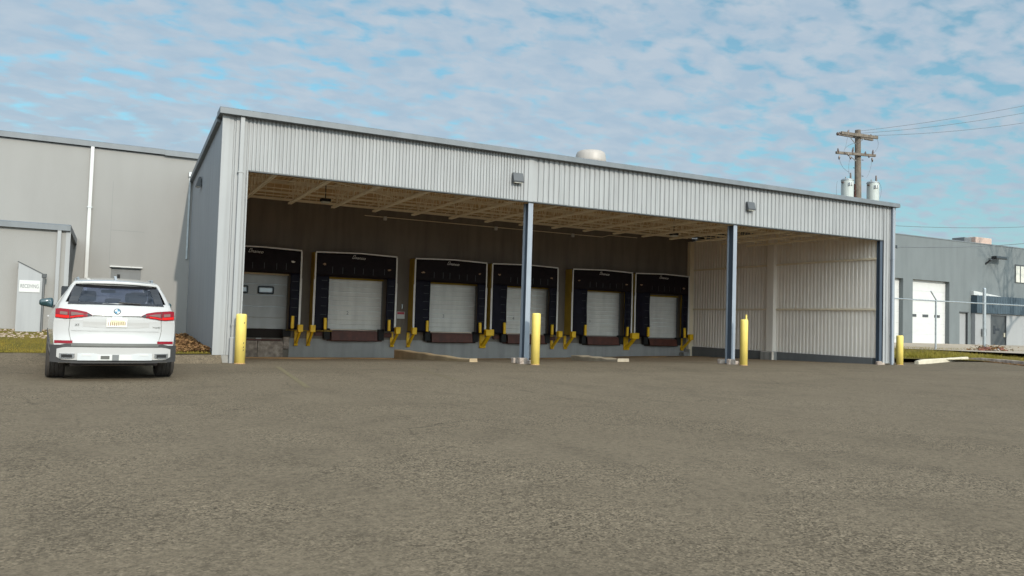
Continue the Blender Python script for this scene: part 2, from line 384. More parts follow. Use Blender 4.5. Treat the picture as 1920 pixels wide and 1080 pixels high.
# left verge: soil + grass + gravel; ground rises to the annex
def lz(x, y):
    a = .20 + .22 * sm(20.3, 22.2, y) + .20 * max(0, min(1, (y - 21.8) / 1.0)); b = .21 + .17 * sm(20.2, 27.4, y)
    t = sm(-.95, -.2, x); return a * (1 - t) + b * t
def grid(x0, x1, nx, y0, y1, ny, f, lift=0.): return [[(x0 + (x1 - x0) * i / nx, y0 + (y1 - y0) * j / ny, f(x0 + (x1 - x0) * i / nx, y0 + (y1 - y0) * j / ny) + lift) for i in range(nx + 1)] for j in range(ny + 1)]
def leftedge(x): return 20.12 + .05 * math.sin(x * 3) + .03 * math.sin(x * 11)
rows = grid(-30, 2.28, 90, 0, 1, 24, lambda x, y: 0)
rows = [[(x, leftedge(x) + t * (27.4 - leftedge(x)), lz(x, leftedge(x) + t * (27.4 - leftedge(x))) + .03 * sm(0, .04, t)) for x, t, _ in r] for r in rows]
sheet('verge_ground', 'grass_root', rows, kind='structure')
def blades(name, mname, n, fx, h, **k):
    bm = nb()
    for _ in range(n):
        x, y, z = fx(); a = random.uniform(0, math.pi); hh = h * random.uniform(.4, 1.2); wd = .006 + .006 * random.random()
        lx, ly = random.gauss(0, .35) * hh, random.gauss(0, .35) * hh
        dx, dy = math.cos(a) * wd, math.sin(a) * wd
        bm.faces.new((bm.verts.new((x - dx, y - dy, z - .01)), bm.verts.new((x + dx, y + dy, z - .01)), bm.verts.new((x + lx, y + ly, z + hh))))
    return obj(name, bm, mname, kind='stuff', recalc=False, **k)
def lf(y0, y1, x0=-6, x1=-.2):
    def f():
        x = random.uniform(x0, x1); y = leftedge(x) + random.uniform(y0, y1); return x, y, lz(x, y) + .02
    return f
blades('grass', 'blade', 9000, lf(0, 1.75), .045, label='low yellow green grass on the verge left of the white car', cat='grass')
def stones(name, n, fx, s0, s1, mname, flat=.6, **k):
    bm = nb()
    for _ in range(n):
        x, y, z = fx(); s = random.uniform(s0, s1)
        r = bmesh.ops.create_icosphere(bm, subdivisions=1, radius=s)
        mtx = Matrix.Translation((x, y, z)) @ Matrix.Rotation(random.uniform(0, 6), 4, 'Z') @ Matrix.Diagonal((1, random.uniform(.6, 1), flat, 1))
        for v in r['verts']: v.co = mtx @ (v.co * random.uniform(.85, 1.1))
    return obj(name, bm, mname, kind='stuff', **k)
def gf():
    x = random.uniform(-6, -1.0); y = random.uniform(21.85, 22.8); return x, y, lz(x, y) + .01
stones('gravel', 1500, gf, .02, .06, 'stone', label='tan and brown gravel bed along the annex wall', cat='gravel')
def leaves(name, n, fx, s, mname='leaf', **k):
    bm = nb()
    for _ in range(n):
        x, y, z = fx(); q = Matrix.Translation((x, y, z)) @ Matrix.Rotation(random.uniform(0, 6.3), 4, 'Z') @ Matrix.Rotation(random.uniform(-.9, .9), 4, 'X'); r = s * random.uniform(.5, 1.3)
        bm.faces.new([bm.verts.new(q @ Vector(p) * 1) for p in ((-r, 0, 0), (0, -r * .6, .3 * r), (r, 0, 0), (0, r * .6, .3 * r))])
    return obj(name, bm, mname, kind='stuff', recalc=False, **k)
def llf():
    t = random.random() ** 1.4; x = 2.25 - t * 1.6; y = random.uniform(20.3, 27.2)
    return x, y, lz(x, y) + .04 + .10 * max(0, (1 - t * 2.2)) * random.random()
leaves('leaf_litter', 3800, llf, .055, label='brown dead leaves piled beside the grey canopy side wall', cat='leaves')
blades('grass', 'blade', 3500, lf(.05, 4, -.2, 2.2), .05, label='dry tufts of grass between the car and the canopy side wall', cat='grass')
# right verge, kerbs and road
def rz_(x, y): return .16 + .26 * sm(20, 28, y) + .02 * math.sin(x * .7)
KA, KB, KC, KD = Vector((28.6, 20.45)), Vector((33.4, 21.5)), Vector((33.2, 18.3)), Vector((34.6, 8.0))
def rsheet():
    rows = []
    n = 40
    for j in range(n + 1):
        y = 8 + (31.5 - 8) * j / n
        if y < 18.3: xl = KD.x + (KC.x - KD.x) * (y - 8) / 10.3
        elif y < 20.5: xl = KC.x + (KB.x - KC.x) * (y - 18.3) / 3.2
        else: xl = 33.3 + (26.9 - 33.3) * sm(20.5, 21.6, y)
        rows.append([(xl + (46 - xl) * i / 24, y, rz_(xl + (46 - xl) * i / 24, y) - (.10 * (1 - sm(0, .06, i / 24)) if y > 21.6 else 0)) for i in range(25)])
    return rows
sheet('verge_ground', 'grass_root', rsheet(), kind='structure')
def kerb(p0, p1, h0, mname, label, z0=0., z1=0.):
    p0 = Vector(p0); p1 = Vector(p1); d = (p1 - p0).normalized(); s = Vector((-d.y, d.x)) * .075; bm = nb(); n = max(2, int((p1 - p0).length / .5)); rr = []
    for i in range(n + 1):
        c = p0.lerp(p1, i / n); zt = h0 + z0 + (z1 - z0) * i / n + random.uniform(-.006, .006)
        if i == 0: zt -= .05
        j = random.uniform(-.01, .01)
        ring = [(c - s * 1.15, -.15), (c - s * (1 + j), zt - .02), (c - s * .8, zt), (c + s * .8, zt), (c + s, zt - .02), (c + s * 1.15, -.15)]
        rr.append([bm.verts.new((q.x, q.y, z)) for q, z in ring])
    for a, b in zip(rr, rr[1:]):
        for k in range(6): bm.faces.new((a[k], a[(k + 1) % 6], b[(k + 1) % 6], b[k]))
    bm.faces.new(rr[0]); bm.faces.new(rr[-1][::-1])
    return obj('kerb', bm, mname, label=label, cat='kerb', origin=(p0.x, p0.y, 0))
kerb(KA, KB, .17, 'paleconc', 'pale concrete kerb piece in front of the grass, right of the canopy', 0, .10)
kerb(KB + Vector((.1, -.05)), KC, .17, 'block', 'stained brown kerb running forward from the pale kerb corner', .10, .04)
kerb(KC + Vector((.01, -.08)), KD, .17, 'block', 'kerb at the right edge of the lot nearest the camera', .04, 0.)
def rg():
    while True:
        x = random.uniform(27.4, 46); y = random.uniform(18.4, 29.5)
        if y > 21.7 or x > 33.5: break
    return x, y, rz_(x, y)
def rg2():
    while True:
        x = random.uniform(27.2, 36); y = 21.6 + random.random() ** 2 * 3
        break
    return x, y, rz_(x, y)
blades('grass', 'blade', 9000, rg, .10, label='yellow green grass between the kerb and the concrete road', cat='grass')
blades('grass', 'blade2', 5000, rg2, .16, label='taller green weeds just behind the pale kerb', cat='grass')
def kl():
    t = random.random(); c = KB.lerp(KC, t); return c.x - .1 - random.random() * .5, c.y, gz(c.x, c.y) + .02
leaves('leaf_litter', 350, kl, .05, label='dead leaves lying along the stained kerb at the right', cat='leaves')
# road
def roadz(x, y): return .40 + .17 * sm(26, 34, y)
sheet('concrete_road', 'road', [[(38.4 + (x - 38.4), y, roadz(x, y) + .02) for x in [xl + (140 - xl) * i / 12 for i in range(13)]] for y, xl in ((12, 41.5), (18, 39.5), (22.4, 38.6), (26, 37.5), (28.4, 33.0), (30, 27.2), (32, 27.2), (34.2, 27.2), (50, 27.2))], kind='structure')

# ------------------------------------------------------------------ dock canopy / main building
YF, YB = 20.1, 31.0
dock = thing('dock_building', 'grey ribbed metal dock building with a deep open canopy over six loading doors', 'warehouse', (14.4, YF, 0))
bm = nb(); ribs(bm, 2.92, 10.60, 4.72, 6.0, YF, .0925, .030, 'x', -1, flat=.48)
obj('fascia', bm, 'panel', dock)
bm = nb(); ribs(bm, 10.90, 26.07, 4.72, 6.0, YF, .178, .035, 'x', -1, flat=.55)
obj('fascia', bm, 'panel', dock)
bm = nb(); k = 0
while 10.9 + .178 * (5 * k + 5) < 26:
    xx = 10.9 + .178 * (5 * k + 5) + .045; k += 1
    box(bm, xx, xx + .006, YF - .0375, YF - .0352, 4.73, 5.99)
o = obj('sheet_laps', bm, 'trim', dock); o['kind'] = 'stuff'
bm = nb(); box(bm, 10.601, 10.899, YF - .034, YF - .01, 4.72, 6.0); obj('panel_seam', bm, 'plain', dock)
# corner cladding left and right (ribbed down to the ground)
bm = nb(); box(bm, 2.285, 2.45, YF - .06, YF + .02, .19, 6.0); ribs(bm, 2.45, 2.92, .19, 6.0, YF - .005, .16, .035, 'x', -1); box(bm, 2.90, 2.93, YF - .046, YF + .32, .19, 4.72)
obj('corner_cladding', bm, 'panel', dock)
bm = nb(); ribs(bm, 26.10, 26.62, .05, 6.0, YF - .005, .17, .035, 'x', -1); box(bm, 26.62, 26.72, YF - .06, YF + .02, .05, 6.0)
obj('corner_cladding', bm, 'panel', dock)
bm = nb(); box(bm, 2.31, 2.86, YF - .03, YF + .3, -.1, .185, .012); obj('footing', bm, 'footing', dock)
# soffit edge flashing
bm = nb(); box(bm, 2.95, 26.06, YF - .042, YF + .06, 4.685, 4.715); obj('soffit_edge', bm, 'darkgrey', dock)
# roof trim
bm = nb()
prism(bm, [(YF - .22, 6.0), (YF - .22, 6.135), (YF - .18, 6.16), (YF + .4, 6.13), (YF + .4, 6.0)], 'x', 2.20, 26.78)
obj('roof_trim', bm, 'trim', dock)
zr = lambda y: 6.10 - (y - YF) * .074
bm = nb(); prism(bm, [(YF + .401, zr(YF + .4) - .16), (YF + .401, zr(YF + .4)), (27.38, zr(27.38)), (27.38, zr(27.38) - .16)], 'x', 2.20, 2.40)
obj('roof_trim', bm, 'trim', dock)
bm = nb(); prism(bm, [(YF + .401, 5.88), (YF + .401, 6.09), (31.3, 5.85), (31.3, 5.64)], 'x', 26.60, 26.78)
obj('roof_trim', bm, 'trim', dock)
bm = nb(); prism(bm, [(YF + .402, 5.98), (YF + .402, 6.07), (31.5, 5.83), (31.5, 5.74)], 'x', 2.401, 26.599)
obj('roof', bm, 'grey', dock)
# left side wall (smooth) with a little panel joint relief
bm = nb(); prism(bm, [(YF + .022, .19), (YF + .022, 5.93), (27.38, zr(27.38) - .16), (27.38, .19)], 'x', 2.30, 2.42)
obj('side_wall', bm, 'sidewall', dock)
bm = nb(); prism(bm, [(YF + .33, -.1), (YF + .33, 5.60), (31.0, 5.50), (31.0, -.5)], 'x', 2.60, 2.66); obj('side_wall', bm, 'panel_in', dock)
bm = nb(); prism(bm, [(YF + .33, -.1), (YF + .33, .188), (27.38, .188), (27.38, -.1)], 'x', 2.31, 2.59); obj('footing', bm, 'footing', dock)
# right side wall
bm = nb(); ribs(bm, YF + .152, YB - .02, .235, 5.50, 26.06, .185, .058, 'y', -1, flat=.40)
obj('side_wall', bm, 'panel_in', dock)
bm = nb(); box(bm, 26.60, 26.66, YF + .021, 31.3, .1, 5.85); obj('side_wall', bm, 'panel', dock)
bm = nb(); prism(bm, [(YF + .32, -.15), (YF + .32, .23), (YB - .01, .23), (YB - .01, -.5)], 'x', 25.93, 26.59); obj('footing', bm, 'grey', dock)
for z in (2.08, 4.02):
    bm = nb(); box(bm, 25.93, 26.0, YF + .16, 25.28, z - .035, z + .035); obj('girt', bm, 'cream', dock); bm = nb(); box(bm, 25.93, 26.0, 25.72, YB - .25, z - .035, z + .035); obj('girt', bm, 'cream', dock)
bm = nb(); box(bm, 25.80, 26.0, 25.30, 25.70, .24, 5.42, .01); obj('column', bm, 'panel_in', dock)
bm = nb(); box(bm, 25.62, 25.925, 25.15, 25.85, -.25, .235, .025); obj('footing', bm, 'footing', dock)
bm = nb(); box(bm, 25.72, 25.98, YB - .24, YB - .02, -.3, 5.45, .01); obj('column', bm, 'cream', dock)
# dock wall (openings are recesses behind the doors)
DOORS = [(3.9, 6.2, .52, 2.78, 'doorg'), (7.75, 10.0, .69, 2.75, 'doorw'), (11.95, 14.2, .68, 2.76, 'doorw'), (15.5, 17.75, .68, 2.78, 'doorw'), (19.62, 21.75, .67, 2.79, 'doorw'), (23.15, 25.2, .63, 2.70, 'doorw')]
bm = nb(); x = 2.66
for d in DOORS:
    box(bm, x, d[0], YB, YB + .3, -.6, 6.0); box(bm, d[0], d[1], YB, YB + .3, d[3], 6.0)
    box(bm, d[0], d[1], YB, YB + .3, -.6, .30 if d is DOORS[0] else d[2] - .06); x = d[1]
box(bm, x, 26.0, YB, YB + .3, -.6, 6.0)
bmesh.ops.remove_doubles(bm, verts=bm.verts, dist=.0005)
bm.faces.ensure_lookup_table()
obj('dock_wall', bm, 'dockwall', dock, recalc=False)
bm = nb(); box(bm, 6.30, 25.1, YB - .03, YB - .001, -.55, .30); box(bm, 25.1, 25.7, YB - .02, YB - .001, -.55, .28); obj('bounce_lit_base', bm, 'baselit', dock)  # paler wall foot: light bounced off the ground, put into the colour
bm = nb(); box(bm, 2.70, 4.2, YB - .20, YB - .001, -.55, .18, .01); box(bm, 4.22, 5.1, YB - .19, YB - .001, -.55, .19, .01); box(bm, 5.12, 6.05, YB - .20, YB - .001, -.55, .18, .01); box(bm, 6.06, 6.29, YB - .16, YB - .001, -.1, .50, .015)
obj('block_course', bm, 'block', dock)
bm = nb(); prism(bm, [(25.30, -.4), (25.30, -.06), (25.62, -.06), (25.62, .10), (25.70, .10), (25.70, -.4)], 'y', YB - .4, YB - .05); obj('step', bm, 'footing', dock)
# overhead doors
for i, (x0, x1, z0, z1, mn) in enumerate(DOORS):
    bm = nb(); n = 5 if i == 0 else 11; zb = z0 + (.12 if i == 0 else 0); hgt = (z1 - zb) / n
    for k in range(n):
        a = zb + k * hgt; prism(bm, [(YB + .10, a + .002), (YB + .085, a + .02), (YB + .085, a + hgt - .02), (YB + .10, a + hgt - .002), (YB + .14, a + hgt - .002), (YB + .14, a + .002)], 'x', x0 + .03, x1 - .03)
    door = obj('overhead_door', bm, mn, dock)
    bm = nb(); box(bm, x0 - .0, x0 + .029, YB + .02, YB + .16, zb, z1); obj('door_track', bm, 'grey', door); bm = nb(); box(bm, x1 - .029, x1, YB + .02, YB + .16, zb, z1); obj('door_track', bm, 'grey', door)
    bm = nb(); box(bm, x0, x1, YB - .02, YB + .06, z1 - .07, z1 - .001); obj('door_header', bm, 'ochre' if i else 'cream', door)
    if i == 0:
        for cx in (4.42, 5.37):
            bm = nb(); box(bm, cx - .30, cx + .30, YB + .055, YB + .084, 1.97, 2.27, .05); obj('window_frame', bm, 'bluemetal', door)
            bm = nb(); box(bm, cx - .26, cx + .26, YB + .045, YB + .056, 2.01, 2.23, .04); obj('window', bm, 'pane', door)
    else:
        num = {1: '2', 2: '3', 3: '4', 4: '5', 5: '6'}[i]
        bm = text_bm(num, .20 if i < 4 else .16, .002); bm.transform(Matrix.Translation(({1: 8.58, 2: 12.72, 3: 16.07, 4: 20.1, 5: 23.52}[i], YB + .083, 1.34)) @ FRONT); obj('door_number', bm, 'ink', door)
# pit under door one
bm = nb(); box(bm, 3.9, 6.19, YB + .17, YB + .2, .3, .70); obj('pit_back', bm, 'darkgap', dock)
# columns: blue wide-flange posts
def ibeam(bm, x0, x1, y0, y1, z0, z1, t=.022):
    box(bm, x0, x1, y0, y0 + t, z0, z1); box(bm, x0, x1, y1 - t, y1, z0, z1); box(bm, (x0 + x1) / 2 - t / 2, (x0 + x1) / 2 + t / 2, y0 + t + .0005, y1 - t - .0005, z0, z1)
for cx in (10.855, 18.715):
    bm = nb(); box(bm, cx - .012, cx + .012, YF + .0205, YF + .2795, .02, 4.68); c = obj('column', bm, 'bluedark', dock)  # web darker than its flanges: the shade is put into its colour
    for fy in (0, .28):
        bm = nb(); box(bm, cx - .078, cx + .078, YF + fy, YF + fy + .02, .02, 4.68); obj('flange', bm, 'bluecol', c)
    for bb in ((cx - .30, cx - .03, YF - .16, YF - .01, -.05, .17, .03), (cx - .25, cx + .1, YF + .33, YF + .5, -.05, .15, .03), (cx + .0, cx + .16, YF - .10, YF - .01, -.05, .10, .02)):
        bm = nb(); box(bm, *bb)
        for v in bm.verts: v.co += Vector((random.uniform(-.012, .012), random.uniform(-.012, .012), random.uniform(-.008, .008)))
        obj('footing', bm, 'block', c)
bm = nb(); box(bm, 25.94, 26.09, YF + .0, YF + .02, .02, 4.68); box(bm, 25.94, 26.09, YF + .13, YF + .15, .02, 4.68); box(bm, 26.0, 26.02, YF + .0195, YF + .1305, .02, 4.68)
c = obj('column', bm, 'bluedark', dock)
bm = nb(); box(bm, 25.72, 25.98, YF - .12, YF - .01, -.05, .13, .03); box(bm, 26.0, 26.15, YF - .10, YF - .01, -.05, .08, .02); obj('footing', bm, 'block', c)
# downspouts
def downspout(x, ytop, z0, z1, r, mname, bands=(4.62, .9), parent=dock, yy=None):
    yy = YF - .11 if yy is None else yy
    bm = nb(); box(bm, x - r, x + r, yy - r * .8, yy + r * .8, z0, z1, .012); o = obj('downspout', bm, mname, parent)
    for z in bands:
        bm = nb(); box(bm, x - r - .02, x + r + .02, yy - r * .8 - .008, yy + r * .8 + .008, z, z + .025); obj('strap', bm, mname, o)
    return o
downspout(2.74, 0, -.0, 5.999, .052, 'panel')
bm = nb(); box(bm, 2.66, 2.81, YF - .17, YF - .08, -.02, .62, .02); obj('downspout_boot', bm, 'panel', dock)
downspout(26.52, 0, 0, 5.99, .05, 'bluecol', (4.0, 1.1))
bm = nb(); box(bm, 10.72, 10.90, YF - .06, YF - .036, 4.70, 5.98, .006); obj('panel_cover', bm, 'panel', dock)
# roof deck + joists
bm = nb(); ribs_d = nb()
a = 2.66
prof = []
while a < 26.0:
    prof += [(a, 5.47), (a + .10, 5.47), (a + .12, 5.51), (a + .15, 5.51)]; a += .17
prof.append((26.0, 5.5))
A = [bm.verts.new((x, YF + .09, z)) for x, z in prof]; B = [bm.verts.new((x, 26.2, z)) for x, z in prof]
A2 = [bm.verts.new((x, YF + .09, 5.6)) for x, z in (prof[0], prof[-1])]; B2 = [bm.verts.new((x, 26.2, 5.6)) for x, z in (prof[0], prof[-1])]
for i in range(len(A) - 1): bm.faces.new((A[i], A[i + 1], B[i + 1], B[i]))
bm.faces.new((A2[0], A2[1], B2[1], B2[0])); bm.faces.new(A + [A2[1], A2[0]]); bm.faces.new(B + [B2[1], B2[0]])
obj('roof_deck', bm, 'deck', dock)
bm = nb(); box(bm, 2.66, 26.0, 26.21, 31.0, 5.72, 5.735); box(bm, 2.66, 26.0, 26.18, 26.2005, 5.601, 5.72); obj('roof_deck', bm, 'deck', dock)
jx = [2.85 - .59 + 1.386 * k for k in range(1, 17)]
j0 = None
for x in jx:
    if j0 is None:
        bm = nb(); y0, y1 = YF + .35, 25.62
        for s in (-.055, .012): box(bm, s, s + .043, y0, y1 - .1, 4.725, 4.78)
        for s in (-.05, .015): box(bm, s, s + .035, y0 - .2, y1, 5.41, 5.46)
        n = 15; st = (y1 - .25 - y0 - .1) / n
        for k in range(n):
            a = y0 + .05 + k * st; zz_ = (4.79, 5.41) if k % 2 == 0 else (5.41, 4.79)
            tube(bm, [(0, a, zz_[0]), (0, a + st, zz_[1])], .015, 5)
            tube(bm, [(0, a, 4.79), (0, a, 5.41)], .008, 5)
        j0 = obj('joist', bm, 'cream', None); j0.parent = dock
        me = j0.data; me.transform(Matrix.Translation((-x * 0, -YF, 0))); j0.location = (x - 14.4, 0, 0)
    else:
        j = j0.copy(); COL.objects.link(j); j.parent = dock; j.location = (x - 14.4, 0, 0)
bm = nb()
for y in (21.6, 23.0, 24.4):
    tube(bm, [(2.7, y, 4.81), (25.9, y, 4.81)], .012, 5); tube(bm, [(2.7, y, 5.40), (25.9, y, 5.40)], .014, 5)
tube(bm, [(2.7, 21.6, 5.38), (7.9, 23.0, 4.83)], .022, 5); tube(bm, [(18.5, 21.6, 4.82), (21.5, 24.4, 5.38)], .022, 5)
obj('bridging', bm, 'cream', dock)
# girder truss across the canopy
bm = nb(); box(bm, 2.7, 25.79, 25.64, 25.72, 5.08, 5.14); box(bm, 2.7, 25.79, 25.64, 25.72, 5.38, 5.46); box(bm, 2.7, 25.79, 25.67, 25.69, 4.88, 4.892)
x = 2.9
while x < 25.7:
    for dx in (0, .24, .48, .72): tube(bm, [(x + dx, 25.68, 4.88), (x + dx + .05, 25.68, 5.4)], .008, 5)
    tube(bm, [(x + .52, 25.68, 4.88), (x + 1.38, 25.68, 5.4)], .012, 5); x += 1.386
obj('girder', bm, 'cream', dock)
bm = nb(); box(bm, 2.66, 26.0, YF + .05, YF + .2, 4.72, 4.92); obj('header_beam', bm, 'cream', dock)
bm = nb(); box(bm, 2.7, 25.7, YB - .05, YB - .001, 5.60, 5.70); obj('wall_angle', bm, 'cream', dock)
# conduit on the dock wall
cond = thing('conduit', 'thin conduit with three junction boxes running high along the dark dock wall', 'conduit', (9.2, YB, 5.3))
bm = nb(); tube(bm, [(9.1, YB - .03, 5.31), (20.6, YB - .03, 5.31), (21.0, YB - .03, 5.42), (22.6, YB - .03, 5.42)], .017, 6); obj('pipe', bm, 'cream', cond)
for x in (9.95, 15.0, 18.95):
    bm = nb(); box(bm, x - .07, x + .07, YB - .10, YB - .001, 5.18, 5.34, .01); obj('junction_box', bm, 'white', cond)
# ceiling lights
for x, y, lb in ((5.85, 24.2, 'small dark ceiling light under the canopy near the left end'), (19.4, 24.2, 'small dark ceiling light under the canopy near the right wall')):
    t = thing('ceiling_light', lb, 'light', (x, y, 4.68), group='lights under the canopy')
    bm = nb(); box(bm, x - .15, x + .15, y - .12, y + .12, 4.73, 4.82, .02); tube(bm, [(x, y, 4.84), (x, y, 5.46)], .015, 6); obj('housing', bm, 'darkrub', t)
    bm = nb(); box(bm, x - .12, x + .12, y - .1, y + .1, 4.68, 4.729, .01); obj('lens', bm, 'lens', t)
# wall pack lights
def wallpack(loc, rz, lb):
    t = thing('wall_light', lb, 'light', loc, rz, 'wall pack lights')
    bm = nb(); prism(bm, [(-.03, -.14), (-.03, .14), (-.09, .14), (-.16, -.10), (-.15, -.14)], 'x', -.16, .16); obj('housing', bm, 'bronze', t, local=True)
    bm = nb(); box(bm, -.13, .13, -.14, -.05, -.155, -.141); obj('lens', bm, 'lens', t, local=True)
    bm = nb(); box(bm, -.10, .10, -.0295, .0, -.1, .1); obj('back_plate', bm, 'darkgrey', t, local=True)
    return t
wallpack((10.34, YF - .035, 5.34), 0, 'grey wall light on the ribbed fascia just left of the middle column')
wallpack((19.27, YF - .035, 5.36), 0, 'grey wall light on the ribbed fascia above the second column')
wallpack((2.30, 24.6, 5.0), R(-90), 'dark wall light high on the smooth grey side wall of the canopy')
# roof vent
rv = thing('roof_vent', 'white domed exhaust vent standing on the canopy roof', 'vent', (15.05, 23.5, 5.95))
bm = nb(); lathe(bm, (15.05, 23.5, 6.0), [(.30, -.05), (.30, .85)], 28); obj('stack', bm, 'alum', rv, smooth=False)
bm = nb(); lathe(bm, (15.05, 23.5, 6.0), [(.46, .80), (.54, .83), (.55, 1.00), (.53, 1.18), (.49, 1.28), (.42, 1.32), (.02, 1.345)], 36); obj('dome', bm, 'alum', rv, smooth=True)

# ------------------------------------------------------------------ dock shelters
SH = [(3.20, 6.57), (7.04, 10.38), (11.10, 14.40), (14.60, 17.93), (18.65, 22.00), (22.12, 25.40)]
SL = ['leftmost black dock shelter, partly hidden by the canopy corner, around the grey door with windows',
      'black dock shelter around the second door, numbered 2, beside the warning sign',
      'black dock shelter with an ochre side around the third door from the left',
      'black dock shelter around the fourth door, crossed by the middle blue column',
      'black dock shelter with a wide ochre side around the fifth door',
      'rightmost black dock shelter, against the ribbed side wall']
YS = 30.42
def wavy(bm, x0, x1, z0, z1, y, folds, amp, nx=24, nz=10, ztop=None, zb=None, seed=0, thick=.03):
    rnd = random.Random(seed); ph = [rnd.uniform(0, 6) for _ in range(4)]
    def P(i, j, off):
        u, v = i / nx, j / nz; x = x0 + (x1 - x0) * u; zt = z1 if ztop is None else ztop(x); zbb = z0 if zb is None else zb(x)
        z = zbb + (zt - zbb) * v
        dy = amp * (math.sin(u * folds * 6.28 + ph[0] + v * 2.2) * (1 - v * .5) + .6 * math.sin(v * 9 + u * 3 + ph[1])); return (x, y + dy + off, z)
    for off, fl in ((0, 0), (thick, 1)):
        V = [[bm.verts.new(P(i, j, off)) for i in range(nx + 1)] for j in range(nz + 1)]
        for j in range(nz):
            for i in range(nx): bm.faces.new((V[j][i], V[j][i + 1], V[j + 1][i + 1], V[j + 1][i]))
        if off == 0: V0 = V
    for j in range(nz):
        for i in (0, nx): bm.faces.new((V0[j][i], V0[j + 1][i], V[j + 1][i], V[j][i]))
    for i in range(nx):
        for j in (0, nz): bm.faces.new((V0[j][i], V0[j][i + 1], V[j][i + 1], V[j][i]))
def bandpath(bm, pts, wd, y0, y1):
    """flat strip following pts in x,z"""
    for (a, b) in zip(pts, pts[1:]):
        d = Vector((b[0] - a[0], b[1] - a[1])); n = Vector((-d.y, d.x)).normalized() * wd / 2
        prism(bm, [(a[0] - n.x, a[1] - n.y), (b[0] - n.x, b[1] - n.y), (b[0] + n.x, b[1] + n.y), (a[0] + n.x, a[1] + n.y)], 'y', y0, y1)
for i, ((x0, x1), lb) in enumerate(zip(SH, SL)):
    rnd = random.Random(i + 3)
    t = thing('dock_shelter', lb, 'dock shelter', ((x0 + x1) / 2, YB, .6), group='black dock shelters')
    xm = (x0 + x1) / 2 + .1; lean = .14 if i == 1 else .02
    zt = lambda x: 3.68 + .05 * (1 - abs(x - xm) / (x1 - x0) * 2)
    dx0, dx1 = DOORS[i][0], DOORS[i][1]
    il, ir = dx0 - (.14 if i != 0 else .08), min(dx1 + .02, x1 - .42)
    # rigid sides of the frame
    bm = nb()
    prism(bm, [(x0 + .0, .68), (x0 + .05, .68), (x0 + .05, 3.66), (x0 + .0, 3.66)], 'y', YS + .045, YB - .005); obj('frame_side', bm, 'ochre', t); bm = nb()
    prism(bm, [(x1 - .05, .68), (x1, .68), (x1, 3.66), (x1 - .05, 3.66)], 'y', YS + .045, YB - .005)
    obj('frame_side', bm, 'ochre', t)
    bm = nb(); prism(bm, [(x0 + .051, 3.60), (x1 - .051, 3.60), (x1 - .051, 3.68), (xm, 3.765), (x0 + .051, 3.68)], 'y', YS + .045, YB - .005); obj('frame_top', bm, 'black', t)
    bm = nb(); wavy(bm, x0 + .02, x1 - .02, 2.74, 3.7, YS - .002, 1.5, .010, 30, 8, ztop=lambda x: zt(x) - .01, seed=i)
    obj('head_curtain', bm, 'vinyl2', t, smooth=True)
    bm = nb(); wavy(bm, x0 + .02, il + .02, .66, 2.78, YS - .004, 1.3, .010 + .003 * i, 10, 22, seed=i + 20); obj('side_curtain', bm, 'black', t, smooth=True)
    bm = nb(); wavy(bm, ir, x1 - .02, .66, 2.78, YS - .004, 1.3, .010 + .003 * i, 10, 22, seed=i + 40); obj('side_curtain', bm, 'black', t, smooth=True)
    # pleat seams on the head curtain and wear slots on the sides
    bm = nb()
    for k in range(6):
        xx = il + .15 + k * (ir - il - .1) / 5.5 + rnd.uniform(-.04, .04); box(bm, xx - .008, xx + .008, YS - .0215, YS - .018, 2.86 + rnd.uniform(0, .05), 3.10 + rnd.uniform(0, .06))
    for k in range(5):
        zz2 = 1.25 + k * .33; box(bm, il - .28, il - .05, YS - .026, YS - .022, zz2, zz2 + .012); box(bm, ir + .06, ir + .3, YS - .026, YS - .022, zz2 - .1, zz2 - .088)
    obj('stitching', bm, 'darkgrey', t)
    # torn patches showing foam
    bm = nb()
    for cxx in (x0 + .38, x1 - .36):
        zz2 = 3.16 + rnd.uniform(-.1, .08); q = [(cxx + .09 * math.cos(a) * rnd.uniform(.4, 1.1), zz2 + .045 * math.sin(a) * rnd.uniform(.4, 1.2)) for a in [k * .785 for k in range(8)]]
        prism(bm, q, 'y', YS - .03, YS - .021); obj('torn_patch', bm, 'band' if (i == 0 and cxx > x0 + 1) else 'torn', t); bm = nb()
    # white border
    bm = nb(); bandpath(bm, [(x0 + .035, zt(x0) - .02), (xm, zt(xm) - .02), (x1 - .035, zt(x1) - .02)], .05, YS - .045, YS - .030); obj('white_edge', bm, 'band', t)
    bm = nb(); bandpath(bm, [(x0 + .035 - lean * .1, .80), (x0 + .035 - .01, 2.6)], .075, YS - .045, YS - .030); bandpath(bm, [(x0 + .035, 2.6), (x0 + .035, zt(x0) - .045)], .055, YS - .044, YS - .029); obj('white_edge', bm, 'band', t)
    bm = nb(); bandpath(bm, [(x1 - .035, .80), (x1 - .03, 2.6)], .075, YS - .045, YS - .030); bandpath(bm, [(x1 - .035, 2.6), (x1 - .04, zt(x1) - .045)], .055, YS - .044, YS - .029); obj('white_edge', bm, 'band', t)
    if i != 3:
        bm = nb(); tb = text_bm('nanco', .155, .002, .35); me_ = bpy.data.meshes.new('tmp'); tb.transform(Matrix.Diagonal((1.15, 1, 1, 1))); tb.to_mesh(me_); tb.free(); bm.from_mesh(me_); bpy.data.meshes.remove(me_)
        for a, b in (((-.31, -.04), (-.25, .09)), ((-.25, .09), (-.18, .09)), ((-.18, .09), (-.24, -.04)), ((-.24, -.04), (-.31, -.04))):
            d = Vector((b[0] - a[0], b[1] - a[1])); n = Vector((-d.y, d.x)).normalized() * .006
            vs_ = [bm.verts.new((p[0], p[1], .002)) for p in ((a[0] - n.x, a[1] - n.y), (b[0] - n.x, b[1] - n.y), (b[0] + n.x, b[1] + n.y), (a[0] + n.x, a[1] + n.y))]; bm.faces.new(vs_)
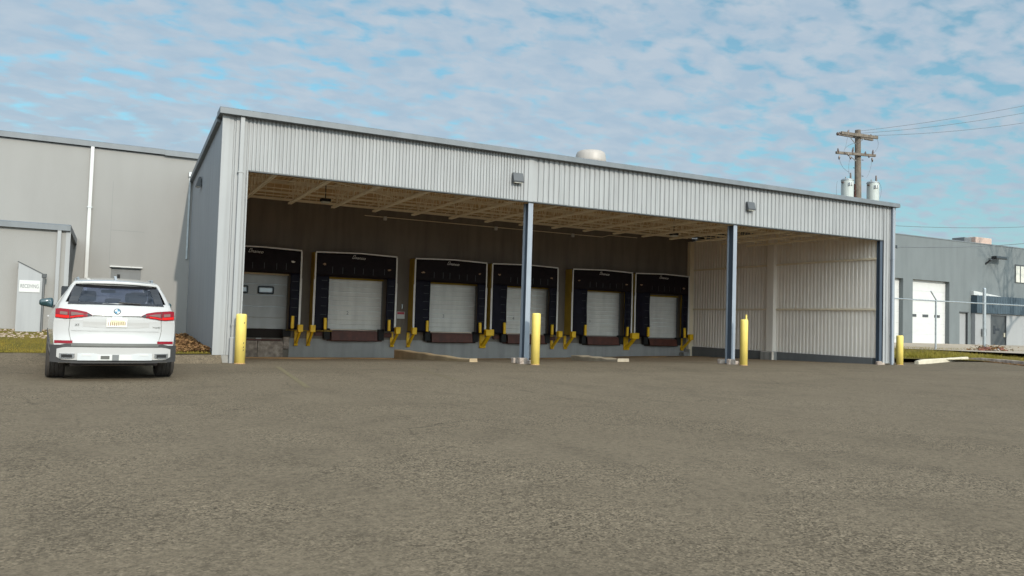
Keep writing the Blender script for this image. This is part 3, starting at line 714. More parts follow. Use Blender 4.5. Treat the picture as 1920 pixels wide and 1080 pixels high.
        bm.transform(Matrix.Translation((xm + (.0 if i else -.1), YS - .034, zt(xm) - .21)) @ FRONT @ Matrix.Rotation(R(-2), 4, 'Z')); obj('lettering', bm, 'band', t)
    # yellow guides on the pads
    for gx in (il - .10, ir + .12):
        bm = nb(); box(bm, gx - .055, gx + .055, YS - .14, YS - .045, .66 + rnd.uniform(0, .03), 1.14 + rnd.uniform(-.03, .03), .02)
        if rnd.random() > .3: bm.transform(Matrix.Translation((gx, YS, .9)) @ Matrix.Rotation(R(rnd.uniform(-3, 3)), 4, 'Y') @ Matrix.Translation((-gx, -YS, -.9)))
        obj('yellow_guide', bm, 'yellow', t)
# corner brackets (one at each shelter foot; between touching shelters a shared double one)
def bracket(x, wid, lb):
    t = thing('corner_guard', lb, 'dock guard', (x, YB, .0), group='yellow corner guards under the dock shelters')
    bm = nb(); box(bm, x - wid / 2, x + wid / 2, YS - .26, YS - .06, .57, .84, .012); obj('guard_box', bm, 'yellow', t)
    bm = nb(); box(bm, x - wid * .32, x + wid * .32, YB - .07, YB - .032, .12, .62, .004); obj('wall_plate', bm, 'yellow', t)
    bm = nb(); prism(bm, [(YS - .22, .57), (YS - .08, .57), (YB - .07, .14), (YB - .07, .04), (YB - .13, .04)], 'x', x - wid * .20, x + wid * .20); obj('strut', bm, 'yellow', t)
    bm = nb(); tube(bm, [(x - wid * .35, YB - .11, .07), (x + wid * .35, YB - .11, .07)], .055, 10); obj('foot', bm, 'yellow', t)
for x, wd, lb in ((6.55, .19, 'yellow corner guard at the right foot of the leftmost dock shelter'), (7.02, .19, 'yellow corner guard at the left foot of the second dock shelter'),
                  (10.42, .19, 'yellow corner guard at the right foot of the second dock shelter'), (11.12, .19, 'yellow corner guard at the left foot of the third dock shelter'),
                  (14.50, .38, 'wide yellow corner guard between the third and fourth dock shelters'), (17.98, .20, 'yellow corner guard at the right foot of the fourth dock shelter'),
                  (18.68, .20, 'yellow corner guard at the left foot of the fifth dock shelter'), (22.07, .40, 'wide yellow corner guard between the fifth and sixth dock shelters'),
                  (25.42, .20, 'tilted yellow corner guard at the foot of the rightmost shelter, by the ribbed wall')):
    bracket(x, wd, lb)
bm = nb(); box(bm, 6.1, 7.9, YB - .30, YB - .27, .60, .63); obj('tie_bar', bm, 'ochre', label='thin ochre bar linking the two left corner guards', cat='bar', origin=(7.0, YB - .3, .6))
# levelers and bumpers
LV = ['rust red dock leveler lip below the door numbered 2', 'brown steel dock leveler lip below the third door from the left', 'rust red dock leveler lip behind the middle column',
      'brown steel dock leveler lip below the fifth door', 'brown steel dock leveler lip below the rightmost door']
for i, lb in zip(range(1, 6), LV):
    x0, x1, z0 = DOORS[i][0], DOORS[i][1], DOORS[i][2]; w_ = (x1 - x0)
    t = thing('dock_leveler', lb, 'dock leveler', ((x0 + x1) / 2, YB, .3), group='steel dock levelers')
    bm = nb(); a0, a1 = x0 + .12, x1 - .28; prism(bm, [(YB - .30, z0 - .08), (YB - .36, .26), (YB - .33, .24), (YB - .26, z0 - .06), (YB - .03, z0 - .03), (YB - .03, z0 - .06)], 'x', a0, a1); obj('lip', bm, 'rust', t)
    bm = nb(); box(bm, x0, x1, YB - .06, YB - .032, .22, z0 - .09); obj('lip_backing', bm, 'rust' if i in (1, 3) else 'darkgap', t)
    for bx in (x0 - .17, x1 - .22):
        bm = nb(); box(bm, bx, bx + .24, YB - .28, YB - .061, .28, z0 + .03, .02); obj('bumper', bm, 'darkrub', t)
    if i in (1, 3):
        bm = nb(); box(bm, x0 - .48, x0 - .18, YB - .10, YB - .032, .42, .60); box(bm, x1 + .03, x1 + .40, YB - .10, YB - .032, .40, .58); obj('corner_angle', bm, 'rust', t)
bm = nb(); box(bm, 3.0, 5.95, YB - .22, YB - .201, .20, .26); obj('steel_edge', bm, 'rust', label='rust red steel edge on the concrete blocks under the leftmost door', cat='steel edge', origin=(4.5, YB - .22, .2))
bm = nb(); box(bm, 5.05, 5.25, YB - .15, YB - .05, .19, .30, .02); obj('rag', bm, 'white', label='small white scrap lying on the blocks below the leftmost door', cat='scrap', origin=(5.1, YB - .1, .19))
bm = nb(); box(bm, 6.0, 6.3, YB - .30, YB - .161, .36, .64, .02); obj('rubber_bumper', bm, 'darkrub', label='black rubber bumper beside the concrete blocks at the leftmost dock', cat='bumper', origin=(6.15, YB - .2, .36))
# danger sign
t = thing('warning_sign', 'small red and white warning sign on the dock wall between the second and third shelters', 'sign', (10.78, YB, 1.3))
bm = nb(); box(bm, 10.62, 10.96, YB - .012, YB - .001, 1.18, 1.47, .004); obj('sign_plate', bm, 'white', t)
bm = nb(); box(bm, 10.64, 10.93, YB - .016, YB - .0125, 1.36, 1.455); obj('sign_band', bm, 'red', t)
bm = nb(); box(bm, 10.80, 10.86, YB - .05, YB - .001, 1.60, 1.78, .008); obj('switch', bm, 'galv', label='small grey switch on the dock wall above the warning sign', cat='switch', origin=(10.83, YB, 1.6))
# low concrete wedge walls
def wedge(x, y0, y1, zt0, wd, mt, lb, rag=0):
    bm = nb(); n = 14; rr = []
    for i in range(n + 1):
        y = y0 + (y1 - y0) * i / n; zt = zt0 + .012 * math.sin(i * 1.7) + (.035 if i == 0 else 0); zg = gz(x, y) - .08
        jj = random.uniform(-.012, .012)
        rr.append([bm.verts.new(p) for p in ((x - wd / 2, y, zg), (x - wd / 2 + jj, y, zt - .03), (x - wd / 2 + .03 + jj, y, zt), (x + wd / 2 - .02, y, zt), (x + wd / 2, y, zg))])
    for a, b in zip(rr, rr[1:]):
        for k in range(4): bm.faces.new((a[k], a[k + 1], b[k + 1], b[k]))
        bm.faces.new((a[4], a[0], b[0], b[4]))
    bm.faces.new(rr[0]); bm.faces.new(rr[-1][::-1])
    return obj('concrete_wall', bm, mt, label=lb, cat='low wall', origin=(x, y0, 0))
wedge(9.78, 21.4, 28.3, .035, .26, 'tanconc', 'low tan concrete wedge wall on the ground before the second and third docks')
wedge(16.25, 22.9, 26.0, -.015, .5, 'dullconc', 'flat pale concrete strip on the ground right of the middle column')
# bollards
def bollard(loc, h, lb, r=.125):
    t = thing('bollard', lb, 'bollard', loc, group='yellow pipe bollards')
    bm = nb(); lathe(bm, (0, 0, 0), [(r, -.05), (r, h - .05), (r * .96, h - .02), (r * .8, h)], 28); o = obj('post', bm, 'bollard', t, smooth=True, local=True)
    bm = nb(); lathe(bm, (0, 0, 0), [(r + .012, -.03), (r + .010, .012), (r + .001, .022)], 24); obj('base_ring', bm, 'dirt', t, local=True)
    return t
b = bollard((2.873, 19.706, 0), 1.19, 'scraped yellow bollard in front of the left canopy corner')
bm = nb()
for dz, dxx in ((.98, .03), (.33, .02), (.50, .03), (.40, .04)):
    a = -1.35 + dxx; q = [Vector((.1265 * math.sin(a + u), -.1265 * math.cos(a + u), dz + v)) for u, v in ((.95, -.02), (1.25, .0), (1.4, .03), (1.1, .025))]
    q = [Vector((.1268 * math.cos(-1.2 + u * .3), .1268 * math.sin(-1.2 + u * .3), dz + v)) for u, v in ((.0, -.03), (.6, -.01), (.7, .02), (.1, .01))]
    bm.faces.new([bm.verts.new(p) for p in q])
obj('scrape', bm, 'darkgap', b, local=True)
bollard((10.83, 19.535, 0), 1.46, 'tall yellow bollard beside the middle blue column')
b = bollard((18.60, 19.486, 0), 1.50, 'yellow bollard with a thin rod on top beside the second blue column', .125)
bm = nb(); tube(bm, [(.10, .02, 1.47), (.10, .02, 1.66)], .028, 8); obj('rod', bm, 'bollard', b, local=True)
bollard((26.98, 20.0, 0), 1.12, 'short yellow bollard at the right end of the canopy', .125)

# ------------------------------------------------------------------ left warehouse
YL = 27.4
wh = thing('warehouse', 'tall grey warehouse with a plain wall behind the white car', 'warehouse', (-4, YL, .3))
bm = nb(); box(bm, -40, 0.03, YL, YL + .3, .0, 6.17); box(bm, .03, .93, YL, YL + .3, 2.56, 6.17); box(bm, .93, 2.58, YL, YL + .3, 0, 6.17)
bmesh.ops.remove_doubles(bm, verts=bm.verts, dist=.0005); obj('wall', bm, 'stucco', wh, recalc=False)
bm = nb(); prism(bm, [(YL - .10, 6.19), (YL - .10, 6.34), (YL - .06, 6.37), (YL + .3, 6.37), (YL + .3, 6.19)], 'x', -40, 1.42); prism(bm, [(YL - .12, 6.17), (YL - .12, 6.33), (YL - .07, 6.36), (YL + .3, 6.36), (YL + .3, 6.17)], 'x', 1.421, 2.60)
obj('roof_trim', bm, 'trim', wh)
bm = nb(); box(bm, -40, 2.6, YL + .31, YL + 20, 5.9, 6.2); box(bm, 2.61, 26.9, 31.4, 47, 5.55, 5.68); obj('roof', bm, 'grey', wh)
bm = nb(); box(bm, .032, .928, YL + .06, YL + .12, .3, 2.50); d = obj('door', bm, 'grey', wh)
bm = nb(); box(bm, .031, .929, YL - .015, YL + .059, 2.501, 2.558); box(bm, .031, .06, YL + .005, YL + .0595, .3, 2.50); box(bm, .90, .929, YL + .005, YL + .0595, .3, 2.50); obj('door_frame', bm, 'stucco', d)
bm = nb(); box(bm, .02, .94, YL - .06, YL - .016, 2.52, 2.56); obj('drip_cap', bm, 'white', d)
bm = nb(); box(bm, .24, .32, YL + .04, YL + .0595, 2.10, 2.30); obj('door_vent', bm, 'darkrub', d)
bm = nb(); box(bm, -.66, -.56, YL - .10, YL - .02, .4, 6.19, .012); d = obj('downspout', bm, 'white', wh)
bm = nb(); box(bm, -.68, -.54, YL - .11, YL - .0195, 4.3, 4.33); obj('strap', bm, 'galv', d)
bm = nb()
box(bm, -.003, .003, YL - .003, YL - .0005, 2.6, 5.2); box(bm, .0, .95, YL - .003, YL - .0005, 3.665, 3.672)
obj('wall_seam', bm, 'grey', wh)
bm = nb(); box(bm, 2.18, 2.23, YL - .05, YL - .001, 2.9, 5.55); box(bm, 2.16, 2.25, YL - .10, YL - .001, 5.56, 5.72, .01); obj('cable_box', bm, 'galv', label='thin cable riser with a small box where the warehouse meets the canopy side wall', cat='cable box', origin=(2.2, YL, 2.9))
# annex
YA = 22.85
an = thing('annex', 'low grey annex with a dark metal eave, left of the white car', 'building', (-5, YA, .5))
bm = nb(); box(bm, -16, -.96, YA, YA + .2, .3, 3.15); obj('wall', bm, 'stucco', an)
bm = nb(); ribs(bm, YA + .201, YL - .01, .3, 3.15, -1.005, .3, .02, 'y', 1); obj('side_wall', bm, 'grey', an)
bm = nb(); prism(bm, [(YA - .10, 3.151), (YA - .10, 3.28), (YA - .05, 3.31), (YL - .01, 3.33), (YL - .01, 3.151)], 'x', -16, -.905); obj('eave', bm, 'trim', an)
bm = nb(); box(bm, -.93, -.90, YA - .02, YA + .1, .3, 3.149); box(bm, -1.0, -.9305, YA - .02, YA - .001, .3, 3.149); obj('corner_trim', bm, 'plain', an)
bm = nb(); box(bm, -1.19, -1.10, YA - .09, YA - .01, .5, 3.16, .012); obj('downspout', bm, 'plain', an)
# receiving lean-to
ve = thing('entry_screen', 'narrow grey metal entry screen with a sloping top against the annex wall', 'entry screen', (-1.7, 22.5, .5))
yv = 22.55
bm = nb(); prism(bm, [(-1.96, .45), (-1.44, .45), (-1.44, 2.02), (-1.96, 2.29)], 'y', yv, yv + .03); obj('panel', bm, 'plain', ve)
bm = nb(); bandpath(bm, [(-1.98, 2.305), (-1.42, 2.015)], .022, yv - .01, yv + .28); obj('cap', bm, 'darkgrey', ve)
bm = nb(); box(bm, -1.44, -1.40, yv + .0, yv + .28, .45, 1.99); obj('side_post', bm, 'grey', ve)
bm = nb(); box(bm, -1.4395, -1.415, yv - .012, yv - .001, .45, 1.98); obj('edge_trim', bm, 'darkgrey', ve)
bm = nb(); box(bm, -1.46, -1.36, yv - .02, yv + .1, 1.93, 2.03, .01); box(bm, -1.47, -1.36, yv - .03, yv + .12, .46, .58, .01); obj('bracket', bm, 'darkgrey', ve)
sg = thing('receiving_sign', 'white RECEIVING sign on the grey entry screen', 'sign', (-1.72, yv, 1.7))
bm = nb(); box(bm, -1.925, -1.485, yv - .014, yv - .001, 1.56, 1.85, .006); obj('board', bm, 'white', sg)
bm = text_bm('RECEIVING', .105, .0015); bm.transform(Matrix.Translation((-1.705, yv - .0165, 1.705)) @ FRONT @ Matrix.Diagonal((.76, 1.25, 1, 1))); obj('lettering', bm, 'ink', sg)

# ------------------------------------------------------------------ right building
YR = 34.0; sR = 34.0 / 55
def XR(x55): return x55 * sR
def ZR(z55): return 1.2 + (z55 - 1.2) * sR
rb = thing('service_building', 'blue grey service building with white overhead doors, beyond the fence', 'building', (55, YR, .5))
zt = ZR(11.61)
d1 = (XR(66), XR(74.65)); d2 = (XR(76.2), XR(82.35)); pd = (XR(84.15), XR(85.6)); zh = ZR(7.02); zg = .45
bm = nb()
box(bm, 36, d1[0], YR, YR + .5, .3, zt); box(bm, d1[1], d2[0], YR, YR + .5, .3, zt); box(bm, d1[0], d1[1], YR, YR + .5, zh, zt); box(bm, d2[0], d2[1], YR, YR + .5, zh, zt)
box(bm, d2[1], pd[0], YR, YR + .5, .3, zt); box(bm, pd[0], pd[1], YR, YR + .5, ZR(3.72), zt); box(bm, pd[1], 80, YR, YR + .5, .3, zt)
bmesh.ops.remove_doubles(bm, verts=bm.verts, dist=.0005); obj('wall', bm, 'rwall', rb, recalc=False)
bm = nb(); box(bm, 36, 80, YR - .03, YR + .55, zt + .001, zt + .06); obj('coping', bm, 'trim', rb)
bm = nb(); box(bm, 36, 80, YR + .56, YR + 25, zt - .5, zt - .3); obj('roof', bm, 'grey', rb)
for (a, b2) in (d1, d2):
    bm = nb(); n = 6; hh = (zh - zg) / n
    for k in range(n): box(bm, a + .001, b2 - .001, YR + .30, YR + .36, zg + k * hh + .003, zg + (k + 1) * hh - .003)
    o = obj('overhead_door', bm, 'white', rb); bm = nb(); k = 0
    W_ = b2 - a
    for f in (.04, .36, .68):
        box(bm, a + W_ * f + .05, a + W_ * f + .05 + .58, YR + .28, YR + .299, ZR(3.0) + .02, ZR(3.0) + .20)
    obj('window', bm, 'darkgrey', o)
bm = nb(); box(bm, pd[0] + .001, pd[1] - .001, YR + .12, YR + .18, .4, ZR(3.72) - .001); o = obj('door', bm, 'rwall2', rb)
bm = nb(); box(bm, pd[0] - .05, pd[1] + .05, YR - .04, YR - .001, ZR(3.72), ZR(3.72) + .06); box(bm, pd[1] - .06, pd[1] - .002, YR - .02, YR + .119, .4, ZR(3.72) - .002); obj('door_frame', bm, 'darkgrey', o)
# window far right
wx0, wx1 = XR(94.5), XR(98.6)
bm = nb(); box(bm, wx0 - .08, wx1, YR - .04, YR - .002, ZR(7.6) - .05, ZR(9.55) + .08); o = obj('window', bm, 'darkgrey', rb)
bm = nb(); box(bm, wx0, wx0 + .45, YR - .055, YR - .041, ZR(7.6), ZR(9.5)); box(bm, wx0 + .58, wx0 + 1.3, YR - .055, YR - .041, ZR(7.6), ZR(9.5)); obj('pane', bm, 'lens', o)
# front wing: pale wall with blue metal band
YW = 33.72; kW = YW / 55
def XW(v): return v * kW
def ZW(v): return 1.2 + (v - 1.2) * kW
bx0 = XW(86.95); e0, e1 = XW(89.8), XW(92.75)
bm = nb(); box(bm, bx0, e0, YW, YR - .01, .3, ZW(3.75)); box(bm, e1, 76, YW, YR - .01, .3, ZW(3.75)); box(bm, e0, e1, YW + .25, YR - .01, .3, ZW(3.75)); box(bm, e0, e1, YW, YW + .2499, ZW(3.64), ZW(3.75)); obj('wing_wall', bm, 'rwall2', rb)
bm = nb(); ribs(bm, bx0 - .05, 76, ZW(3.76), ZW(5.75), YW - .12, .3, .03, 'x', -1); box(bm, bx0 - .05, 76, YW - .119, YR - .01, ZW(3.76), ZW(5.7)); obj('metal_band', bm, 'bluemetal', rb)
bm = nb(); prism(bm, [(bx0 - .02, ZW(5.78)), (XW(92.3), ZW(5.78)), (bx0 - .02, ZW(6.25))], 'y', YW + .1, YW + .5); obj('white_cap', bm, 'white', rb)
bm = nb(); box(bm, e0 + .03, e1 - .03, YW + .05, YW + .1, .42, ZW(3.60)); o = obj('door', bm, 'darkgrey', rb)
bm = nb(); box(bm, e0 + .002, e0 + .05, YW - .02, YW + .0495, .42, ZW(3.638)); box(bm, e1 - .05, e1 - .002, YW - .02, YW + .0495, .42, ZW(3.638)); box(bm, e0 + .051, e1 - .051, YW - .02, YW + .0495, ZW(3.56), ZW(3.638)); obj('door_frame', bm, 'bronze', o)
bm = nb(); box(bm, e0 + .38, e0 + .62, YW + .04, YW + .0495, 1.35, 1.95); box(bm, e0 + .64, e0 + 1.1, YW + .04, YW + .0495, 1.60, 1.75); obj('door_glass', bm, 'gloss', o)
bm = nb(); box(bm, e1 - .26, e1 - .12, YW + .0, YW + .0495, 1.15, 1.45); obj('handle', bm, 'paleconc', o)
bm = nb(); box(bm, XW(88.0), XW(88.6), YW - .2, YW - .001, 1.2, 1.7, .04); obj('meter_box', bm, 'grey', label='small grey meter box on the pale wall beside the fence post', cat='meter box', origin=(XW(88.3), YW, 1.2))
# floodlight
fl = thing('floodlight', 'black floodlight on a bracket high on the blue grey building', 'light', (XR(90.0), YR, ZR(10.0)))
fx, fz = XR(89.6), ZR(9.95)
bm = nb(); tube(bm, [(fx - .5, YR, fz - .35), (fx - .5, YR - .35, fz - .1), (fx, YR - .4, fz + .05)], .06, 8); obj('bracket', bm, 'gloss', fl)
bm = nb(); box(bm, fx - .2, fx + 1.05, YR - .62, YR - .2, fz, fz + .22, .05); obj('lamp_head', bm, 'gloss', fl)
# rooftop unit
u = thing('rooftop_unit', 'tan rooftop air unit with a dark louvre on the service building roof', 'air unit', (59.5, 37.6, 7.15))
bm = nb(); box(bm, 58.5, 60.5, 37.0, 38.2, 7.15, 8.72, .03); obj('casing', bm, 'peach', u)
bm = nb(); box(bm, 57.6, 58.49, 37.3, 38.3, 7.15, 8.65, .03); obj('duct_hood', bm, 'grey', u)
bm = nb(); box(bm, 60.6, 60.75, 37.1, 37.3, 7.15, 8.25, .02); obj('pipe_cap', bm, 'white', u)

# ------------------------------------------------------------------ fence
fe = thing('chain_link_fence', 'galvanised chain link fence frame with one leaning barb arm, before the service building', 'fence', (39.3, 26.2, .3))
k27 = 26.2 / 27
P1 = (39.3 * k27, 26.2); P2 = (43.5 * k27, 26.2)
bm = nb(); tube(bm, [(P1[0], P1[1], .25), (P1[0], P1[1], 3.0)], .045, 10); p = obj('post', bm, 'galv', fe)
bm = nb(); tube(bm, [(P1[0], P1[1], 3.0), (P1[0] - .42, P1[1], 3.42)], .03, 8); obj('barb_arm', bm, 'galv', p)
bm = nb(); tube(bm, [(P2[0], P2[1], .25), (P2[0], P2[1], 3.72)], .085, 12); p = obj('post', bm, 'galv', fe)
bm = nb(); lathe(bm, (P2[0], P2[1], 3.72), [(.09, 0), (.07, .06), (.02, .09)], 12); obj('post_cap', bm, 'galv', p)
bm = nb(); tube(bm, [(28.0, 26.2, 2.93), (P1[0], 26.2, 2.93), (P2[0], 26.2, 2.95), (P2[0] + 12, 26.2, 3.0)], .035, 8); obj('rail', bm, 'galv', fe)
# sparse chain-link mesh, very fine wire
bm = nb()
# rubble and weeds at the foot of the thick post
def rub():
    return P2[0] + random.gauss(.0, .7), P2[1] - .3 + random.gauss(0, .3), .42 + abs(random.gauss(0, .12))
bm.free()
for k, (dx, dz, s, mn, lb) in enumerate(((-.9, .50, .16, 'brick', 'red broken brick left of the thick fence post'), (-.45, .52, .20, 'brick', 'large red brown brick chunk at the foot of the thick fence post'), (.75, .52, .22, 'brick', 'dark red brick chunk right of the thick fence post'),
                                         (.45, .46, .17, 'white', 'white stone among the bricks by the thick fence post'), (1.25, .46, .12, 'brick', 'small brick piece at the right end of the rubble by the fence'))):
    bm = nb(); r = bmesh.ops.create_icosphere(bm, subdivisions=2, radius=s)
    for v in bm.verts: v.co = Vector((v.co.x * 1.3, v.co.y, v.co.z * .8)) * random.uniform(.8, 1.15)
    bm.transform(Matrix.Translation((P2[0] + dx, P2[1] - .4, dz - .05))); obj('rubble_stone', bm, mn, label=lb, cat='rubble', group='rubble at the fence post', origin=(P2[0] + dx, P2[1] - .4, dz - .15))
leaves('leaf_litter', 260, rub, .09, label='red brown dead leaves and twigs heaped at the thick fence post', cat='leaves')

# ------------------------------------------------------------------ utility pole
UY = 25.0; kU = UY / 50
def U(x, z): return (x * kU, UY, 1.2 + (z - 1.2) * kU)
px0, pz_top = 61.3 * kU, 1.2 + 18.75 * kU
up = thing('utility_pole', 'weathered wooden utility pole with two crossarms rising behind the right end of the canopy', 'utility pole', (px0 + .05, UY, .2))
bm = nb(); tube(bm, [(px0 + .17, UY, .1), (px0 + .1, UY, 5), (px0, UY, pz_top)], [.195, .175, .128], 14); obj('pole', bm, 'wood', up)
def beam(bm, a, b, hw, hh):
    a = Vector(a); b = Vector(b); d = (b - a).normalized(); s = Vector((0, 1, 0)); upv = d.cross(s).normalized()
    v = [bm.verts.new(p + s * i * hw + upv * j * hh) for p in (a, b) for i, j in ((-1, -1), (1, -1), (1, 1), (-1, 1))]
    for q in ((0, 1, 2, 3), (7, 6, 5, 4), (0, 4, 5, 1), (1, 5, 6, 2), (2, 6, 7, 3), (3, 7, 4, 0)): bm.faces.new([v[i] for i in q])
def Up(px_, py_, yo=0.):     # picture-measured crossarm ends on the pole's plane
    d = M.to_3x3() @ Vector((px_ - 960, -(py_ - 540), -1476)); tt = (UY + yo) / d.y; q = Vector((0, 0, 1.2)) + d * tt; return q
A0, A1 = Vector((28.65, UY - .22, 10.38)), Vector((32.15, UY - .22, 10.42))
bm = nb(); beam(bm, Up(1577, 249, -.22), Up(1645, 258, -.22), .05, .065); obj('crossarm', bm, 'wood', up)
bm = nb(); beam(bm, Up(1571, 251, .22), Up(1636, 262, .22), .05, .055); obj('crossarm', bm, 'wood', up)
bm = nb(); beam(bm, Up(1568, 286, -.2), Up(1641, 292, -.2), .05, .055); obj('crossarm', bm, 'wood', up)
bm = nb(); tube(bm, [Up(1594, 257, -.2), Up(1604, 270, -.18)], .022, 6); tube(bm, [Up(1593, 292, -.2), Up(1605, 302, -.18)], .022, 6); tube(bm, [Up(1619, 261, .1), Up(1612, 266, .1)], .018, 6); obj('brace', bm, 'galv', up)
bm = nb()
for (x, y, h) in ((1572, 287, -9), (1583, 285, 5), (1590, 287, 6), (1598, 288, -12), (1622, 290, -6), (1630, 291, 5), (1636, 291, -10), (1575, 247, 3), (1590, 247, -3), (1632, 255, -3), (1574, 292, 7), (1594, 293, 6), (1635, 296, 8)):
    a = Up(x, y, -.24); b3 = Up(x + random.choice((-1, 1, 2)), y + h, -.24); tube(bm, [a, a.lerp(b3, .5), b3], [.03, .045, .02], 7); obj('insulator', bm, 'porcelain', up); bm = nb()
lathe(bm, Up(1571, 251, .2), [(.05, -.07), (.08, 0), (.05, .07)], 8)
obj('insulator', bm, 'porcelain', up)
bm = nb()
for y_ in (300, 315, 330, 345, 358):
    q = Up(1603 if (y_ // 15) % 2 else 1616, y_, -.15); tube(bm, [q, q + Vector((.09 if (y_ // 15) % 2 == 0 else -.09, 0, 0))], .02, 5)
obj('step_bolt', bm, 'bronze', up)
bm = nb()
def drop(a, m, b):
    p = [Up(*a, -.24), Up(*m, -.24), Up(*b, -.24)]; pts = []
    for k in range(9):
        t = k / 8; pts.append(p[0] * (1 - t) ** 2 + p[1] * 2 * t * (1 - t) + p[2] * t * t)
    tube(bm, pts, .008, 4)
for q in (((1574, 296), (1576, 315), (1592, 323)), ((1594, 296), (1590, 310), (1592, 326)), ((1634, 300), (1634, 318), (1625, 333)), ((1644, 259), (1652, 275), (1637, 288)), ((1590, 250), (1588, 270), (1582, 284)), ((1570, 340), (1567, 350), (1569, 372)), ((1649, 344), (1655, 352), (1650, 372)), ((1612, 268), (1590, 268), (1584, 280))): drop(*q)
obj('jumper_wires', bm, 'wire', up)
def transformer(cpx, top, bot, rpx, yo, lb):
    c = Up(cpx, bot, yo); ctop = Up(cpx, top, yo); h = ctop.z - c.z; r = (Up(cpx + rpx, bot, yo) - c).length * .64
    t = thing('transformer', lb, 'transformer', (c.x, c.y, c.z), group='pole mounted transformers')
    bm = nb(); lathe(bm, (0, 0, 0), [(r * .95, -.9), (r, -.87), (r, h - .06), (r * .97, h - .03)], 26); obj('tank', bm, 'tank', t, smooth=False, local=True)
    bm = nb(); lathe(bm, (0, 0, 0), [(r * 1.06, h - .03), (r * 1.06, h + .0), (r * .9, h + .05), (r * .4, h + .08)], 26); obj('lid', bm, 'galv', t, local=True)
    bm = nb(); box(bm, -r - .08, -r + .06, -.05, .05, h * .80, h * .80 + .06); tube(bm, [(r * .35, -.1, h + .04), (r * .30, -.1, h + .34)], [.05, .03], 8); tube(bm, [(-r * .2, .05, h + .04), (-r * .25, .05, h + .16)], [.03, .015], 8); obj('bushing', bm, 'porcelain', t, local=True)
    bm = nb(); box(bm, -r * .72, -r * .45, -r - .05, -r * .7, h * .65, h * .80); box(bm, -r * .30, -r * .05, -r - .06, -r * .8, h * .66, h * .82); obj('lug', bm, 'white', t, local=True)
    return t
transformer(1588.5, 338, 370, 12, -.2, 'pale green transformer can on the left side of the utility pole')
transformer(1636.5, 343, 376, 11.5, -.2, 'pale green transformer can on the right side of the utility pole')
bm = nb(); q = Up(1602, 360, .1); box(bm, q.x - .07, q.x + .07, q.y - .1, q.y + .1, q.z - .9, q.z + .35); q2 = Up(1610, 374, -.0); box(bm, q2.x - 1.0, q2.x + 1.0, UY + .02, UY + .12, q2.z - .1, q2.z + .05); obj('mounting_bracket', bm, 'rust', up)
# wires
def cable(name, pts, r, lb, mname='wire'):
    bm = nb(); a, b, sag = Vector(pts[0]), Vector(pts[1]), pts[2]; P = []
    for k in range(33):
        t = k / 32; p = a.lerp(b, t); p.z -= sag * 4 * t * (1 - t); P.append(p)
    tube(bm, P, r, 5); return obj(name, bm, mname, label=lb, cat='cable', group='overhead wires', origin=tuple(a))
def far(px_, py_, Y): 
    d = M.to_3x3() @ Vector((px_ - 960, -(py_ - 540), -1476)); return Vector((0, 0, 1.2)) + d * (Y / d.y)
cable('power_line', (Up(1608, 246), far(2100, 158, 20), .22), .009, 'topmost of the three wires running right from the pole')
cable('power_line', (Up(1612, 250), far(2100, 172, 20), .3), .009, 'middle one of the three wires running right from the pole')
cable('power_line', (Up(1640, 254), far(2100, 197, 20), .3), .009, 'lowest of the three wires running right from the pole')
cable('power_line', (far(1640, 421, 62), far(2100, 410, 62), .8), .03, 'thin wire crossing the sky just above the service building roof')
cable('power_line', (far(1679, 463, 20.6), far(2100, 428, 23), .34), .014, 'dark cable from the canopy corner crossing in front of the service building')
q = far(1680, 463, 20.6); bm = nb(); box(bm, 26.665, q.x + .02, q.y - .05, q.y + .05, q.z - .07, q.z + .07, .01); obj('cable_bracket', bm, 'gloss', dock)

# ------------------------------------------------------------------ bare trees
def tree(loc, height, lb, seed, spread=1.0, depth=6, r0=.16):
    rnd = random.Random(seed); t = thing('bare_tree', lb, 'tree', loc)
    bt, bc = nb(), nb()
    def grow(p, d, ln, r, lev):
        q = p + d * ln; mid = p.lerp(q, .5) + Vector((rnd.gauss(0, .04), rnd.gauss(0, .04), 0)) * ln
        tube(bt if lev < 2 else bc, [p, mid, q], [r, r * .85, r * .68], 7 if lev < 2 else 4, cap=False)
        if lev >= depth: return
        for _ in range(2 if lev == 0 else rnd.choice((2, 3, 3))):
            nd_ = (d + Vector((rnd.gauss(0, .5), rnd.gauss(0, .5), rnd.gauss(.10, .3))) * spread).normalized()
            grow(q.copy() if rnd.random() < .6 else mid.copy(), nd_, ln * rnd.uniform(.62, .85), r * .62, lev + 1)
    grow(Vector((0, 0, 0)), Vector((0, 0, 1)), height * .26, r0, 0)
    obj('trunk', bt, 'bark', t, local=True, recalc=False); obj('crown', bc, 'bark', t, local=True, recalc=False); return t
tree((86, 44, .3), 15, 'bare reddish tree showing its twigs above the roof at the right edge', 5, .9, 6, .25)
tree((55.4, 17.0, .3), 27, 'bare tree standing outside the picture that throws its shadow on the service building', 11, 1.0, 7, .32)

